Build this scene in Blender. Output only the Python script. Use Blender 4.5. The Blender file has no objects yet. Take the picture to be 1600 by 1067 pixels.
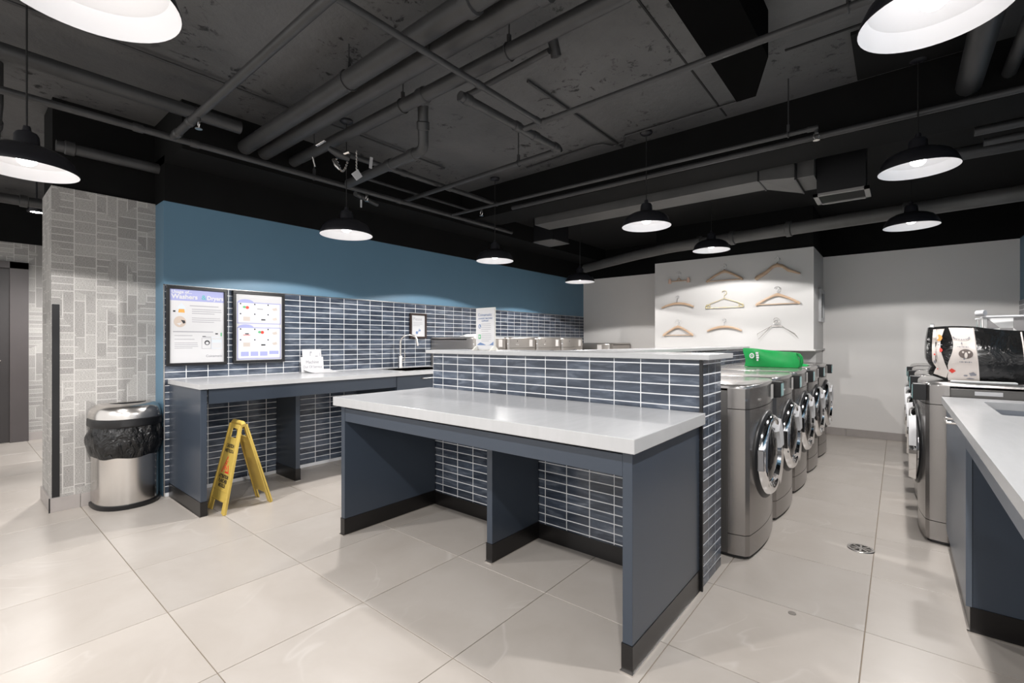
import bpy, math, random
from math import sin, cos, pi, radians
from mathutils import Vector, Matrix

random.seed(7)
SC = bpy.context.scene
COL = SC.collection

# ------------------------------------------------------------------ camera, world, exposure
cam_data = bpy.data.cameras.new('camera')
cam = bpy.data.objects.new('camera', cam_data)
COL.objects.link(cam)
cam.location = (0, 0, 1.23)
cam.rotation_euler = (pi / 2, 0, 0.6899)
cam_data.sensor_width = 36
cam_data.lens = 731.07 / 1600 * 36
cam_data.clip_start = 0.02
SC.camera = cam

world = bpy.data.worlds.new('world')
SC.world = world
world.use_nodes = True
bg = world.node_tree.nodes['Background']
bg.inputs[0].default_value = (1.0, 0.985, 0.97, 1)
bg.inputs[1].default_value = 1.25  # even white fill added through the open side behind the camera
SC.view_settings.view_transform = 'Standard'
SC.view_settings.look = 'None'
SC.view_settings.gamma = 1
SC.view_settings.exposure = 0.0
SC.view_settings.use_curve_mapping = False
BULB = 6.0            # glow of the pendant bulbs themselves
LAMP_W = 88.0        # light each pendant throws down

# ------------------------------------------------------------------ materials
MATS = {}


def mat(name, color, rough=0.5, metal=0.0, emit=0.0, spec=0.5, coat=0.0):
    if name in MATS:
        return MATS[name]
    m = bpy.data.materials.new(name)
    m.use_nodes = True
    b = m.node_tree.nodes['Principled BSDF']
    b.inputs['Base Color'].default_value = (*color, 1)
    b.inputs['Roughness'].default_value = rough
    b.inputs['Metallic'].default_value = metal
    b.inputs['Specular IOR Level'].default_value = spec
    b.inputs['Coat Weight'].default_value = coat
    if emit:
        b.inputs['Emission Color'].default_value = (*color, 1)
        b.inputs['Emission Strength'].default_value = emit
    MATS[name] = m
    return m


class NT:
    def __init__(s, m):
        s.t = m.node_tree
        s.b = s.t.nodes['Principled BSDF']

    def n(s, kind, **kw):
        nd = s.t.nodes.new(kind)
        for k, v in kw.items():
            if k.startswith('i_'):
                key = k[2:].replace('_', ' ')
                nd.inputs[key].default_value = v
            else:
                setattr(nd, k, v)
        return nd

    def l(s, a, b):
        s.t.links.new(a, b)

    def coord(s, scale=(1, 1, 1), rot=(0, 0, 0), kind='Object'):
        tc = s.n('ShaderNodeTexCoord')
        mp = s.n('ShaderNodeMapping')
        mp.inputs['Scale'].default_value = scale
        mp.inputs['Rotation'].default_value = rot
        s.l(tc.outputs[kind], mp.inputs[0])
        return mp.outputs[0]

    def ramp(s, src, stops):
        r = s.n('ShaderNodeValToRGB')
        e = r.color_ramp.elements
        while len(e) < len(stops):
            e.new(0.5)
        for q, (p, c) in zip(e, stops):
            q.position = p
            q.color = (*c, 1) if len(c) == 3 else c
        s.l(src, r.inputs[0])
        return r.outputs[0]

    def mix(s, f, a, b, mode='MIX'):
        mx = s.n('ShaderNodeMix', data_type='RGBA', blend_type=mode)
        for v, k in ((f, 0), (a, 6), (b, 7)):
            if isinstance(v, (int, float)):
                mx.inputs[k].default_value = v
            elif isinstance(v, tuple):
                mx.inputs[k].default_value = (*v, 1)
            else:
                s.l(v, mx.inputs[k])
        return mx.outputs[2]

    def rnd(s):
        """one random number per object and per loose island"""
        oi = s.n('ShaderNodeObjectInfo')
        g = s.n('ShaderNodeNewGeometry')
        a = s.n('ShaderNodeMath', operation='ADD')
        s.l(oi.outputs['Random'], a.inputs[0])
        s.l(g.outputs['Random Per Island'], a.inputs[1])
        f = s.n('ShaderNodeMath', operation='FRACT')
        s.l(a.outputs[0], f.inputs[0])
        return f.outputs[0], oi.outputs['Random']

    def bump(s, src, strength, dist=0.01):
        bp = s.n('ShaderNodeBump')
        bp.inputs['Strength'].default_value = strength
        bp.inputs['Distance'].default_value = dist
        s.l(src, bp.inputs['Height'])
        s.l(bp.outputs[0], s.b.inputs['Normal'])


def noise(t, vec, scale, detail=4, rough=0.55, dist=0.0):
    n = t.n('ShaderNodeTexNoise')
    n.inputs['Scale'].default_value = scale
    n.inputs['Detail'].default_value = detail
    n.inputs['Roughness'].default_value = rough
    n.inputs['Distortion'].default_value = dist
    t.l(vec, n.inputs['Vector'])
    return n.outputs['Fac']


def make_floor_tile():
    m = mat('porcelain floor tile', (0.55, 0.51, 0.47), 0.3)
    t = NT(m)
    g = t.n('ShaderNodeNewGeometry')
    pos = g.outputs['Position']
    r, orand = t.rnd()
    # shift the veins from tile to tile
    cmb = t.n('ShaderNodeCombineXYZ')
    mu = t.n('ShaderNodeMath', operation='MULTIPLY')
    mu.inputs[1].default_value = 40
    t.l(orand, mu.inputs[0])
    t.l(mu.outputs[0], cmb.inputs[2])
    ad = t.n('ShaderNodeVectorMath', operation='ADD')
    t.l(pos, ad.inputs[0])
    t.l(cmb.outputs[0], ad.inputs[1])
    v = ad.outputs[0]
    base = t.ramp(noise(t, v, 2.2, 6, 0.6, 0.4), [(0.25, (0.42, 0.382, 0.345)), (0.8, (0.51, 0.475, 0.44))])
    vn = noise(t, v, 1.3, 3, 0.5, 1.2)
    ab = t.n('ShaderNodeMath', operation='SUBTRACT')
    ab.inputs[1].default_value = 0.5
    t.l(vn, ab.inputs[0])
    a2 = t.n('ShaderNodeMath', operation='ABSOLUTE')
    t.l(ab.outputs[0], a2.inputs[0])
    vein = t.ramp(a2.outputs[0], [(0.0, (1, 1, 1)), (0.014, (0, 0, 0))])
    gate = t.ramp(noise(t, v, 1.7, 3), [(0.50, (0, 0, 0)), (0.72, (1, 1, 1))])
    vv = t.mix(1.0, vein, gate, 'MULTIPLY')
    vs = t.mix(0.6, (0, 0, 0), vv)
    c = t.mix(vs, base, (0.62, 0.59, 0.56))
    tint = t.ramp(orand, [(0, (0.93, 0.93, 0.93)), (1, (1.03, 1.02, 1.01))])
    t.l(t.mix(1.0, c, tint, 'MULTIPLY'), t.b.inputs['Base Color'])
    rr = t.ramp(noise(t, v, 6, 3), [(0.3, (0.26, 0.26, 0.26)), (0.8, (0.31, 0.31, 0.31))])
    t.b.inputs['Roughness'].default_value = 0.32
    t.b.inputs['Specular IOR Level'].default_value = 0.35
    return m


def make_wall_tile():
    m = mat('navy glazed tile', (0.04, 0.055, 0.085), 0.15)
    t = NT(m)
    r, orand = t.rnd()
    g = t.n('ShaderNodeNewGeometry')
    pos = g.outputs['Position']
    mp = t.n('ShaderNodeMapping')
    mp.inputs['Scale'].default_value = (5, 5, 26)
    t.l(pos, mp.inputs[0])
    st = noise(t, mp.outputs[0], 1.0, 5, 0.6, 0.6)
    base = t.ramp(st, [(0.28, (0.026, 0.034, 0.050)), (0.52, (0.058, 0.072, 0.098)), (0.75, (0.155, 0.178, 0.215))])
    tint = t.ramp(r, [(0, (0.7, 0.7, 0.72)), (1, (1.35, 1.35, 1.35))])
    t.l(t.mix(1.0, base, tint, 'MULTIPLY'), t.b.inputs['Base Color'])
    t.bump(noise(t, mp.outputs[0], 0.6, 2), 0.25, 0.01)
    t.b.inputs['Roughness'].default_value = 0.16
    return m


def make_paint(name, c, rough=0.5, var=0.06, scale=3.0):
    m = mat(name, c, rough)
    t = NT(m)
    v = t.coord()
    a = tuple(x * (1 - var) for x in c)
    b = tuple(x * (1 + var) for x in c)
    t.l(t.ramp(noise(t, v, scale, 5), [(0.3, a), (0.7, b)]), t.b.inputs['Base Color'])
    t.bump(noise(t, v, 180, 2), 0.05, 0.002)
    return m


def make_concrete_black():
    m = mat('black painted concrete', (0.05, 0.05, 0.05), 0.55)
    t = NT(m)
    v = t.coord()
    base = t.ramp(noise(t, v, 1.1, 5, 0.6), [(0.3, (0.058, 0.058, 0.059)), (0.75, (0.118, 0.117, 0.117))])
    pits = t.ramp(noise(t, v, 11, 8, 0.75, 0.5), [(0.40, (1, 1, 1)), (0.44, (0, 0, 0))])
    gate = t.ramp(noise(t, v, 1.6, 2), [(0.48, (0, 0, 0)), (0.58, (1, 1, 1))])
    f = t.mix(1.0, pits, gate, 'MULTIPLY')
    t.l(t.mix(f, base, (0.004, 0.004, 0.004)), t.b.inputs['Base Color'])
    t.bump(noise(t, v, 7, 6, 0.7), 0.35, 0.02)
    return m


def make_wallpaper():
    m = mat('newsprint wallpaper', (0.6, 0.58, 0.55), 0.55)
    t = NT(m)
    tc = t.n('ShaderNodeTexCoord')
    sep = t.n('ShaderNodeSeparateXYZ')
    t.l(tc.outputs['Object'], sep.inputs[0])
    sm = t.n('ShaderNodeMath', operation='ADD')
    t.l(sep.outputs[0], sm.inputs[0])
    t.l(sep.outputs[1], sm.inputs[1])
    cb = t.n('ShaderNodeCombineXYZ')       # brick x runs up the wall, brick y across it
    t.l(sep.outputs[2], cb.inputs[0])
    t.l(sm.outputs[0], cb.inputs[1])

    def brick(width, row, squash, freq, off, c1, c2):
        b = t.n('ShaderNodeTexBrick', squash=squash, squash_frequency=freq, offset=off, offset_frequency=2)
        b.inputs['Scale'].default_value = 1
        b.inputs['Mortar Size'].default_value = 0.0035
        b.inputs['Mortar Smooth'].default_value = 0.2
        b.inputs['Brick Width'].default_value = width
        b.inputs['Row Height'].default_value = row
        b.inputs['Color1'].default_value = (*c1, 1)
        b.inputs['Color2'].default_value = (*c2, 1)
        b.inputs['Mortar'].default_value = (0.52, 0.505, 0.485, 1)
        t.l(cb.outputs[0], b.inputs['Vector'])
        return b
    b1 = brick(0.16, 0.062, 1.7, 3, 0.37, (0.30, 0.288, 0.275), (0.44, 0.425, 0.405))
    b2 = brick(0.085, 0.124, 0.6, 2, 0.61, (0.31, 0.298, 0.285), (0.44, 0.425, 0.405))
    v = t.coord((1, 1, 1))
    sel = t.ramp(noise(t, v, 4.0, 0), [(0.49, (0, 0, 0)), (0.51, (1, 1, 1))])
    c = t.mix(sel, b1.outputs['Color'], b2.outputs['Color'])
    # fine rows of print
    wp = t.n('ShaderNodeMapping')
    wp.inputs['Scale'].default_value = (120, 120, 330)
    t.l(tc.outputs['Object'], wp.inputs[0])
    pr = t.ramp(noise(t, wp.outputs[0], 1.0, 2), [(0.40, (0.72, 0.72, 0.72)), (0.60, (1.12, 1.12, 1.12))])
    dark = t.mix(1.0, c, pr, 'MULTIPLY')
    isb = t.mix(sel, b1.outputs['Fac'], b2.outputs['Fac'])
    t.l(t.mix(isb, dark, c), t.b.inputs['Base Color'])
    return m


def make_brushed(name, c, rough, axis_scale=(3, 3, 300), metal=1.0, amt=0.06):
    m = mat(name, c, rough, metal)
    t = NT(m)
    v = t.coord(axis_scale)
    t.bump(noise(t, v, 1.0, 2), amt, 0.002)
    return m


def make_quartz():
    m = mat('white quartz', (0.74, 0.74, 0.745), 0.22)
    t = NT(m)
    v = t.coord((6, 1.2, 1))
    t.l(t.ramp(noise(t, v, 5, 6, 0.6), [(0.3, (0.43, 0.435, 0.44)), (0.7, (0.46, 0.462, 0.47))]), t.b.inputs['Base Color'])
    return m


def make_wood():
    m = mat('pale hanger wood', (0.6, 0.42, 0.27), 0.4)
    t = NT(m)
    v = t.coord((1, 20, 20))
    t.l(t.ramp(noise(t, v, 4, 4), [(0.3, (0.38, 0.25, 0.16)), (0.7, (0.54, 0.39, 0.27))]), t.b.inputs['Base Color'])
    return m


def make_bag():
    m = mat('black bin liner', (0.004, 0.004, 0.0045), 0.2)
    t = NT(m)
    v = t.coord((1, 1, 0.55), (0.5, 0.3, 0.2))
    t.bump(noise(t, v, 14, 5, 0.55, 1.2), 1.0, 0.035)
    return m


FT = make_floor_tile()
WT = make_wall_tile()
GROUT = make_paint('white grout', (0.80, 0.81, 0.83), 0.8)
FGROUT = make_paint('tan floor grout', (0.26, 0.215, 0.165), 0.9)
BLUE = make_paint('steel blue wall paint', (0.112, 0.215, 0.305), 0.5, 0.05, 1.5)
WHITE_WALL = make_paint('warm white wall paint', (0.76, 0.74, 0.72), 0.5, 0.02, 1.2)
PALE = make_paint('pale hanger wall paint', (0.52, 0.51, 0.50), 0.5, 0.02, 1.2)
BLACK_WALL = make_paint('black wall paint', (0.005, 0.005, 0.005), 0.8, 0.2)
BLACK_WALL.node_tree.nodes['Principled BSDF'].inputs['Specular IOR Level'].default_value = 0.15
CEIL = make_concrete_black()
WALLP = make_wallpaper()
NAVY = make_paint('slate navy cabinet paint', (0.040, 0.052, 0.072), 0.30, 0.05, 2.0)
QUARTZ = make_quartz()
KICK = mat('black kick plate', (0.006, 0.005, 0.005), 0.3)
PIPE = make_paint('black painted pipe', (0.035, 0.035, 0.036), 0.45, 0.2, 6)
CONDUIT = make_paint('black painted conduit', (0.03, 0.03, 0.031), 0.5, 0.2, 9)
DUCT = make_paint('dark painted duct', (0.085, 0.083, 0.081), 0.45, 0.15, 4)
GREYTRIM = make_paint('grey tile skirting', (0.36, 0.33, 0.315), 0.45, 0.08, 4)
BLACK = mat('satin black', (0.005, 0.005, 0.006), 0.4)
SHADE = mat('charcoal enamel', (0.016, 0.016, 0.020), 0.35)
REFL = mat('white enamel reflector', (0.86, 0.86, 0.88), 0.35)
BULBM = mat('glowing bulb', (1.0, 0.98, 0.96), 0.5, 0, BULB)
CORD = mat('black cord', (0.006, 0.006, 0.006), 0.6)
CHROME = mat('polished chrome', (0.88, 0.88, 0.89), 0.07, 1.0)
SATIN = mat('satin nickel', (0.72, 0.69, 0.66), 0.25, 1.0)
BRASSY = mat('tarnished brass', (0.55, 0.5, 0.4), 0.4, 1.0)
STEEL = make_brushed('brushed stainless', (0.66, 0.63, 0.60), 0.24, (300, 300, 3))
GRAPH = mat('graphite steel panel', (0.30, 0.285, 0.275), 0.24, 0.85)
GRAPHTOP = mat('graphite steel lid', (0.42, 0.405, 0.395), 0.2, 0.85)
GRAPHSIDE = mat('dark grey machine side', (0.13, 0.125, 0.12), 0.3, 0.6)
STAIN = mat('stainless machine panel', (0.5, 0.47, 0.44), 0.3, 0.9)
GLASS = mat('dark door glass', (0.01, 0.01, 0.011), 0.05)
CTRL = mat('light control label', (0.55, 0.53, 0.51), 0.35)
SCREEN = mat('teal reader screen', (0.22, 0.42, 0.43), 0.15)
PAPER = mat('white paper', (0.56, 0.56, 0.57), 0.6)
ACRYL = mat('frosted acrylic', (0.75, 0.74, 0.68), 0.2)
LAV = mat('lavender print', (0.28, 0.29, 0.52), 0.5)
LAV2 = mat('pale lavender print', (0.58, 0.60, 0.78), 0.5)
INK = mat('grey print', (0.24, 0.24, 0.27), 0.6)
INKL = mat('light grey print', (0.30, 0.30, 0.33), 0.6)
DARKINK = mat('black print', (0.02, 0.02, 0.025), 0.6)
REDINK = mat('red print', (0.72, 0.05, 0.03), 0.5)
ORANGE = mat('orange print', (0.85, 0.30, 0.05), 0.5)
TEALINK = mat('teal print', (0.10, 0.36, 0.40), 0.5)
GREENINK = mat('green print', (0.10, 0.40, 0.18), 0.5)
BLUEINK = mat('slate blue print', (0.12, 0.19, 0.35), 0.5)
FRAMEBR = mat('dark brown frame wood', (0.03, 0.016, 0.013), 0.35)
YELLOW = make_paint('yellow plastic', (0.60, 0.43, 0.10), 0.4, 0.08, 12)
GREENBAG = make_paint('green shopping bag fabric', (0.0, 0.27, 0.055), 0.45, 0.12, 9)
WOOD = make_wood()
GOLD = mat('pale gold wire', (0.72, 0.62, 0.36), 0.3, 0.6)
LINER = make_bag()
TOTEW = make_paint('cream printed bag plastic', (0.66, 0.60, 0.56), 0.3, 0.05, 12)
TOTEB = mat('glossy black bag plastic', (0.010, 0.010, 0.010), 0.18)
NTb = NT(TOTEB)
NTb.bump(noise(NTb, NTb.coord(), 9, 4, 0.55, 0.8), 0.6, 0.03)
DOORM = make_paint('dark grey door paint', (0.07, 0.06, 0.06), 0.4)
LAMPM = mat('downlight glow', (1, 0.98, 0.95), 0.5, 0, 60)

# ------------------------------------------------------------------ mesh helpers


class MB:
    def __init__(s):
        s.v = []
        s.f = []

    def add(s, vs, fs):
        k = len(s.v)
        s.v += [tuple(p) for p in vs]
        s.f += [tuple(i + k for i in f) for f in fs]
        return s

    def box(s, a, b):
        x0, y0, z0 = a
        x1, y1, z1 = b
        vs = [(x, y, z) for z in (z0, z1) for y in (y0, y1) for x in (x0, x1)]
        return s.add(vs, [(0, 2, 3, 1), (4, 5, 7, 6), (0, 1, 5, 4), (2, 6, 7, 3), (0, 4, 6, 2), (1, 3, 7, 5)])

    def obox(s, p0, p1, w, h, up=(0, 0, 1)):
        """box running from p0 to p1, w wide, h high"""
        p0, p1 = Vector(p0), Vector(p1)
        d = (p1 - p0).normalized()
        up = Vector(up)
        sd = d.cross(up)
        if sd.length < 1e-6:
            sd = d.cross(Vector((1, 0, 0)))
        sd.normalize()
        u = sd.cross(d)
        vs = [p + sd * a * w / 2 + u * b * h / 2 for p in (p0, p1) for a, b in ((-1, -1), (1, -1), (1, 1), (-1, 1))]
        return s.add(vs, [(3, 2, 1, 0), (4, 5, 6, 7), (0, 1, 5, 4), (1, 2, 6, 5), (2, 3, 7, 6), (3, 0, 4, 7)])

    def tube(s, pts, r, n=12, caps=True, closed=False):
        pts = [Vector(p) for p in pts]
        N = len(pts)
        rs = r if isinstance(r, (list, tuple)) else [r] * N
        prev = None
        vs, fs = [], []
        for i, p in enumerate(pts):
            if closed:
                d = pts[(i + 1) % N] - pts[i - 1]
            else:
                d = pts[min(i + 1, N - 1)] - pts[max(i - 1, 0)]
            d.normalize()
            if prev is None:
                a = Vector((0, 0, 1)) if abs(d.z) < 0.9 else Vector((1, 0, 0))
                u = d.cross(a).normalized()
            else:
                u = (prev - d * prev.dot(d)).normalized()
            prev = u
            w = d.cross(u)
            for k in range(n):
                t = 2 * pi * k / n
                vs.append(p + (u * cos(t) + w * sin(t)) * rs[i])
        M = N if closed else N - 1
        for i in range(M):
            j = (i + 1) % N
            for k in range(n):
                k2 = (k + 1) % n
                fs.append((i * n + k, i * n + k2, j * n + k2, j * n + k))
        if caps and not closed:
            fs.append(tuple(range(n))[::-1])
            fs.append(tuple((N - 1) * n + k for k in range(n)))
        return s.add(vs, fs)

    def lathe(s, prof, n=24, c=(0, 0, 0)):
        """profile of (radius, z) about the vertical through c"""
        vs, fs = [], []
        for r, z in prof:
            for k in range(n):
                t = 2 * pi * k / n
                vs.append((c[0] + r * cos(t), c[1] + r * sin(t), c[2] + z))
        for i in range(len(prof) - 1):
            for k in range(n):
                k2 = (k + 1) % n
                fs.append((i * n + k, i * n + k2, (i + 1) * n + k2, (i + 1) * n + k))
        return s.add(vs, fs)

    def prism(s, poly, ax, a, b):
        """2D polygon extruded along axis ax ('x','y','z') from a to b"""
        def P(u, v, w):
            return {'x': (w, u, v), 'y': (u, w, v), 'z': (u, v, w)}[ax]
        n = len(poly)
        vs = [P(u, v, a) for u, v in poly] + [P(u, v, b) for u, v in poly]
        fs = [tuple(range(n))[::-1], tuple(range(n, 2 * n))]
        fs += [(i, (i + 1) % n, n + (i + 1) % n, n + i) for i in range(n)]
        return s.add(vs, fs)

    def rings(s, rings, cap0=True, cap1=True, close=True):
        n = len(rings[0])
        vs = [p for r in rings for p in r]
        fs = []
        for i in range(len(rings) - 1):
            for k in range(n if close else n - 1):
                k2 = (k + 1) % n
                fs.append((i * n + k, i * n + k2, (i + 1) * n + k2, (i + 1) * n + k))
        if cap0:
            fs.append(tuple(range(n))[::-1])
        if cap1:
            fs.append(tuple((len(rings) - 1) * n + k for k in range(n)))
        return s.add(vs, fs)

    def mesh(s, name, m, smooth=None):
        me = bpy.data.meshes.new(name)
        me.from_pydata(s.v, [], s.f)
        me.validate()
        # consistent outward normals
        import bmesh
        bm = bmesh.new()
        bm.from_mesh(me)
        bmesh.ops.recalc_face_normals(bm, faces=bm.faces)
        bm.to_mesh(me)
        bm.free()
        me.materials.append(m)
        if smooth is not None:
            me.shade_smooth()
            me.set_sharp_from_angle(angle=radians(smooth))
        return me


def tag(o, label=None, cat=None, group=None, kind=None):
    for k, v in (('label', label), ('category', cat), ('group', group), ('kind', kind)):
        if v:
            o[k] = v
    return o


def link(name, me, parent=None, w=False):
    o = bpy.data.objects.new(name, me)
    COL.objects.link(o)
    if parent is not None:
        o.parent = parent
        if w and parent.type == 'EMPTY':
            o.location = -parent.location
    return o


def obj(name, mb, m, parent=None, w=False, smooth=None, bevel=0, label=None, seg=2):
    o = link(name, mb.mesh(name, m, smooth), parent, w)
    if bevel:
        b = o.modifiers.new('bevel', 'BEVEL')
        b.width = bevel
        b.segments = seg
        b.limit_method = 'ANGLE'
        b.angle_limit = radians(40)
    if label:
        o['label'] = label
    return o


def struct(name, mb, m, smooth=None, bevel=0):
    o = obj(name, mb, m, None, smooth=smooth, bevel=bevel)
    o['kind'] = 'structure'
    return o


def thing(name, label, cat, loc=(0, 0, 0), rz=0, group=None):
    e = bpy.data.objects.new(name, None)
    e.empty_display_size = 0.1
    COL.objects.link(e)
    e.location = loc
    e.rotation_euler = (0, 0, rz)
    return tag(e, label, cat, group)


def copy_tree(o, parent=None):
    c = o.copy()
    COL.objects.link(c)
    c.parent = parent
    for ch in list(o.children):
        copy_tree(ch, c)
    return c


DEPS = [None]


def text(name, s, size, m, parent, origin, U, V, align='LEFT', bold=0.0, xs=1.0):
    """flat lettering: origin = baseline start, U = reading direction, V = up"""
    cu = bpy.data.curves.new(name, 'FONT')
    cu.body = s
    cu.size = size
    cu.align_x = align
    cu.offset = bold
    cu.resolution_u = 3
    t = bpy.data.objects.new(name, cu)
    COL.objects.link(t)
    bpy.context.view_layer.update()
    me = bpy.data.meshes.new_from_object(t.evaluated_get(bpy.context.evaluated_depsgraph_get()))
    bpy.data.objects.remove(t)
    U, V = Vector(U).normalized(), Vector(V).normalized()
    N = U.cross(V)
    M = Matrix((U * xs, V, N)).transposed().to_4x4()
    M.translation = Vector(origin) + N * 0.0008
    me.transform(M)
    me.materials.clear()
    me.materials.append(m)
    me.name = name
    return link(name, me, parent, True)


class Board:
    """a flat printed face: O is the top left corner, U to the right, V up"""

    def __init__(s, O, U, V):
        s.O, s.U, s.V = Vector(O), Vector(U).normalized(), Vector(V).normalized()
        s.N = s.U.cross(s.V)

    def p(s, u, v, d=0):
        return s.O + s.U * u - s.V * v + s.N * d

    def rect(s, mb, u0, v0, u1, v1, d=0.0006):
        mb.add([s.p(u0, v1, d), s.p(u1, v1, d), s.p(u1, v0, d), s.p(u0, v0, d)], [(0, 1, 2, 3)])

    def slab(s, mb, u0, v0, u1, v1, d0, d1):
        vs = [s.p(u, v, d) for d in (d0, d1) for u, v in ((u0, v1), (u1, v1), (u1, v0), (u0, v0))]
        mb.add(vs, [(3, 2, 1, 0), (4, 5, 6, 7), (0, 1, 5, 4), (1, 2, 6, 5), (2, 3, 7, 6), (3, 0, 4, 7)])

    def poly(s, mb, pts, d=0.0006):
        mb.add([s.p(u, v, d) for u, v in pts], [tuple(range(len(pts)))])

    def oval(s, mb, u, v, ru, rv, d=0.0006, a0=0, a1=2 * pi, n=20):
        s.poly(mb, [(u + ru * cos(a0 + (a1 - a0) * i / n), v - rv * sin(a0 + (a1 - a0) * i / n)) for i in range(n + (0 if a1 - a0 > 6.2 else 1))], d)

    def frame(s, mb, u0, v0, u1, v1, w, d0, d1):
        s.slab(mb, u0, v0, u1, v0 + w, d0, d1)
        s.slab(mb, u0, v1 - w, u1, v1, d0, d1)
        s.slab(mb, u0, v0 + w, u0 + w, v1 - w, d0, d1)
        s.slab(mb, u1 - w, v0 + w, u1, v1 - w, d0, d1)

    def lines(s, mb, u0, v0, u1, n, dv, h=0.004, d=0.0006):
        for i in range(n):
            s.rect(mb, u0, v0 + i * dv, u1 - (0.25 * (u1 - u0) if i == n - 1 else random.uniform(0, 0.06) * (u1 - u0)), v0 + i * dv + h, d)

    def text(s, str_, u, v, size, m, parent, align='LEFT', bold=0.0, xs=1.0, name='lettering'):
        return text(name, str_, size, m, parent, s.p(u, v, 0.0004), s.U, s.V, align, bold, xs)


F = 731.07
TH = 0.6899


def depth(x, y):
    return -sin(TH) * x + cos(TH) * y


# ------------------------------------------------------------------ floor
X_L, X_R, Y_N, Y_F, Z_C = -8.35, 1.03, -2.4, 7.5, 3.0
floor = struct('floor', MB().box((-9.2, Y_N, -0.12), (1.3, 7.7, -0.0035)), FGROUT)
PIT = 0.6125
g = 0.0018
tp = MB()
a = PIT / 2 - g
e = 0.0012
tp.add([(-a, -a, -0.0035), (a, -a, -0.0035), (a, a, -0.0035), (-a, a, -0.0035), (-a, -a, -e), (a, -a, -e), (a, a, -e), (-a, a, -e),
        (-a + e, -a + e, 0), (a - e, -a + e, 0), (a - e, a - e, 0), (-a + e, a - e, 0)],
       [(0, 1, 5, 4), (1, 2, 6, 5), (2, 3, 7, 6), (3, 0, 4, 7), (4, 5, 9, 8), (5, 6, 10, 9), (6, 7, 11, 10), (7, 4, 8, 11), (8, 9, 10, 11)])
tile_me = tp.mesh('floor_tile', FT)
for i in range(-9, 7):
    for j in range(-3, 12):
        cx, cy = -3.171 + (i + 0.5) * PIT, 0.644 + (j + 0.5) * PIT
        if cy < -1.3 or cx > 1.3 or cy > 7.75:
            continue
        o = link('tile', tile_me, floor)
        o.location = (cx, cy, 0)

# ------------------------------------------------------------------ tiled surfaces
TW, THT = 0.1565, 0.05325


def tile_mesh(w, h):
    """a glazed tile facing -y, back on y = 0"""
    m_ = MB()
    a, b, e, t = w / 2 - 0.0029, h / 2 - 0.0029, 0.0012, 0.008
    m_.add([(-a, 0, -b), (a, 0, -b), (a, 0, b), (-a, 0, b), (-a, -t + e, -b), (a, -t + e, -b), (a, -t + e, b), (-a, -t + e, b),
            (-a + e, -t, -b + e), (a - e, -t, -b + e), (a - e, -t, b - e), (-a + e, -t, b - e)],
           [(0, 1, 5, 4), (1, 2, 6, 5), (2, 3, 7, 6), (3, 0, 4, 7), (4, 5, 9, 8), (5, 6, 10, 9), (6, 7, 11, 10), (7, 4, 8, 11), (8, 9, 10, 11)])
    return m_


TILE_CACHE = {}


def lay_tiles(parent, cells, limit):
    """cells: (rank, position, angle about z, width, height); the first `limit` by rank are single tiles"""
    cells.sort(key=lambda c: c[0])
    rest = MB()
    for k, (rank, pos, ang, w, h) in enumerate(cells):
        key = (round(w, 3), round(h, 3))
        if key not in TILE_CACHE:
            mb_ = tile_mesh(*key)
            TILE_CACHE[key] = (mb_, mb_.mesh('tile', WT))
        mb_, me = TILE_CACHE[key]
        if k < limit:
            o = link('tile', me, parent)
            o.location = pos
            o.rotation_euler = (0, 0, ang)
        else:
            R = Matrix.Rotation(ang, 3, 'Z')
            rest.add([R @ Vector(v) + Vector(pos) for v in mb_.v], mb_.f)
    if rest.v:
        o = obj('tile_field', rest, WT, parent)
        o['kind'] = 'stuff'


# left wall: blue paint above, tile below; its near end steps back to the papered column
XW = -4.48
wl = struct('wall_left', MB().box((-4.72, 1.10, 0.0), (XW, 7.62, 2.345)), BLUE)
obj('grout', MB().box((XW - 0.01, 1.102, 0.0), (XW + 0.004, Y_F, 1.678)), GROUT, wl)
obj('tile_edge_trim', MB().box((XW, 1.098, 0.0), (XW + 0.013, 1.104, 1.684)).box((XW, 1.098, 1.679), (XW + 0.013, Y_F, 1.684)), SATIN, wl)
cells = []
rows = [(1.6785 - (k + 0.5) * THT) for k in range(31)]
y = 1.104 - 0.008
for c in range(41):
    y0 = max(1.104, 1.095 + c * TW)
    y1 = min(Y_F, 1.095 + (c + 1) * TW)
    if y1 - y0 < 0.02:
        continue
    for z in rows:
        yc = (y0 + y1) / 2
        if z > 0.93:
            hidden = (1.11 < yc < 2.03 and 1.05 < z < 1.66) or (yc > 3.85 and z < 1.27)
            rank = depth(XW, yc) + (50 if hidden else 0)
        else:
            rank = depth(XW, yc) + (0.9 if yc < 3.2 and z < 0.8 else 50)
        cells.append((rank, (XW - 0.0015, yc, z), pi / 2, y1 - y0, THT))
lay_tiles(wl, cells, 300)

# papered column left of it
col_ = struct('wall_column', MB().box((-5.18, 0.487, 0), (-4.70, 1.10, 2.355)), WALLP)
obj('corner_guard', MB().box((-4.705, 0.489, 0.105), (-4.694, 0.53, 1.50)), BLACK, col_, bevel=0.001)
wc = struct('wall_column_upper', MB().box((-5.16, 0.495, 2.355), (-4.72, 1.10, Z_C)), BLACK_WALL)
bb = struct('baseboard_column', MB(), GREYTRIM) if False else None
bbm = thing('baseboard_column', None, None)
bbm['kind'] = 'structure'
for (a0, b0) in (((-4.70, 0.478, 0.0), (-4.688, 0.64, 0.1)), ((-4.70, 0.643, 0.0), (-4.688, 1.098, 0.1)), ((-5.18, 0.475, 0.0), (-4.70, 0.487, 0.1))):
    obj('tile', MB().box(a0, b0), GREYTRIM, bbm, bevel=0.001)
obj('metal_edge', MB().box((-4.692, 0.472, 0), (-4.685, 0.479, 0.103)), BLACK, bbm)

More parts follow.
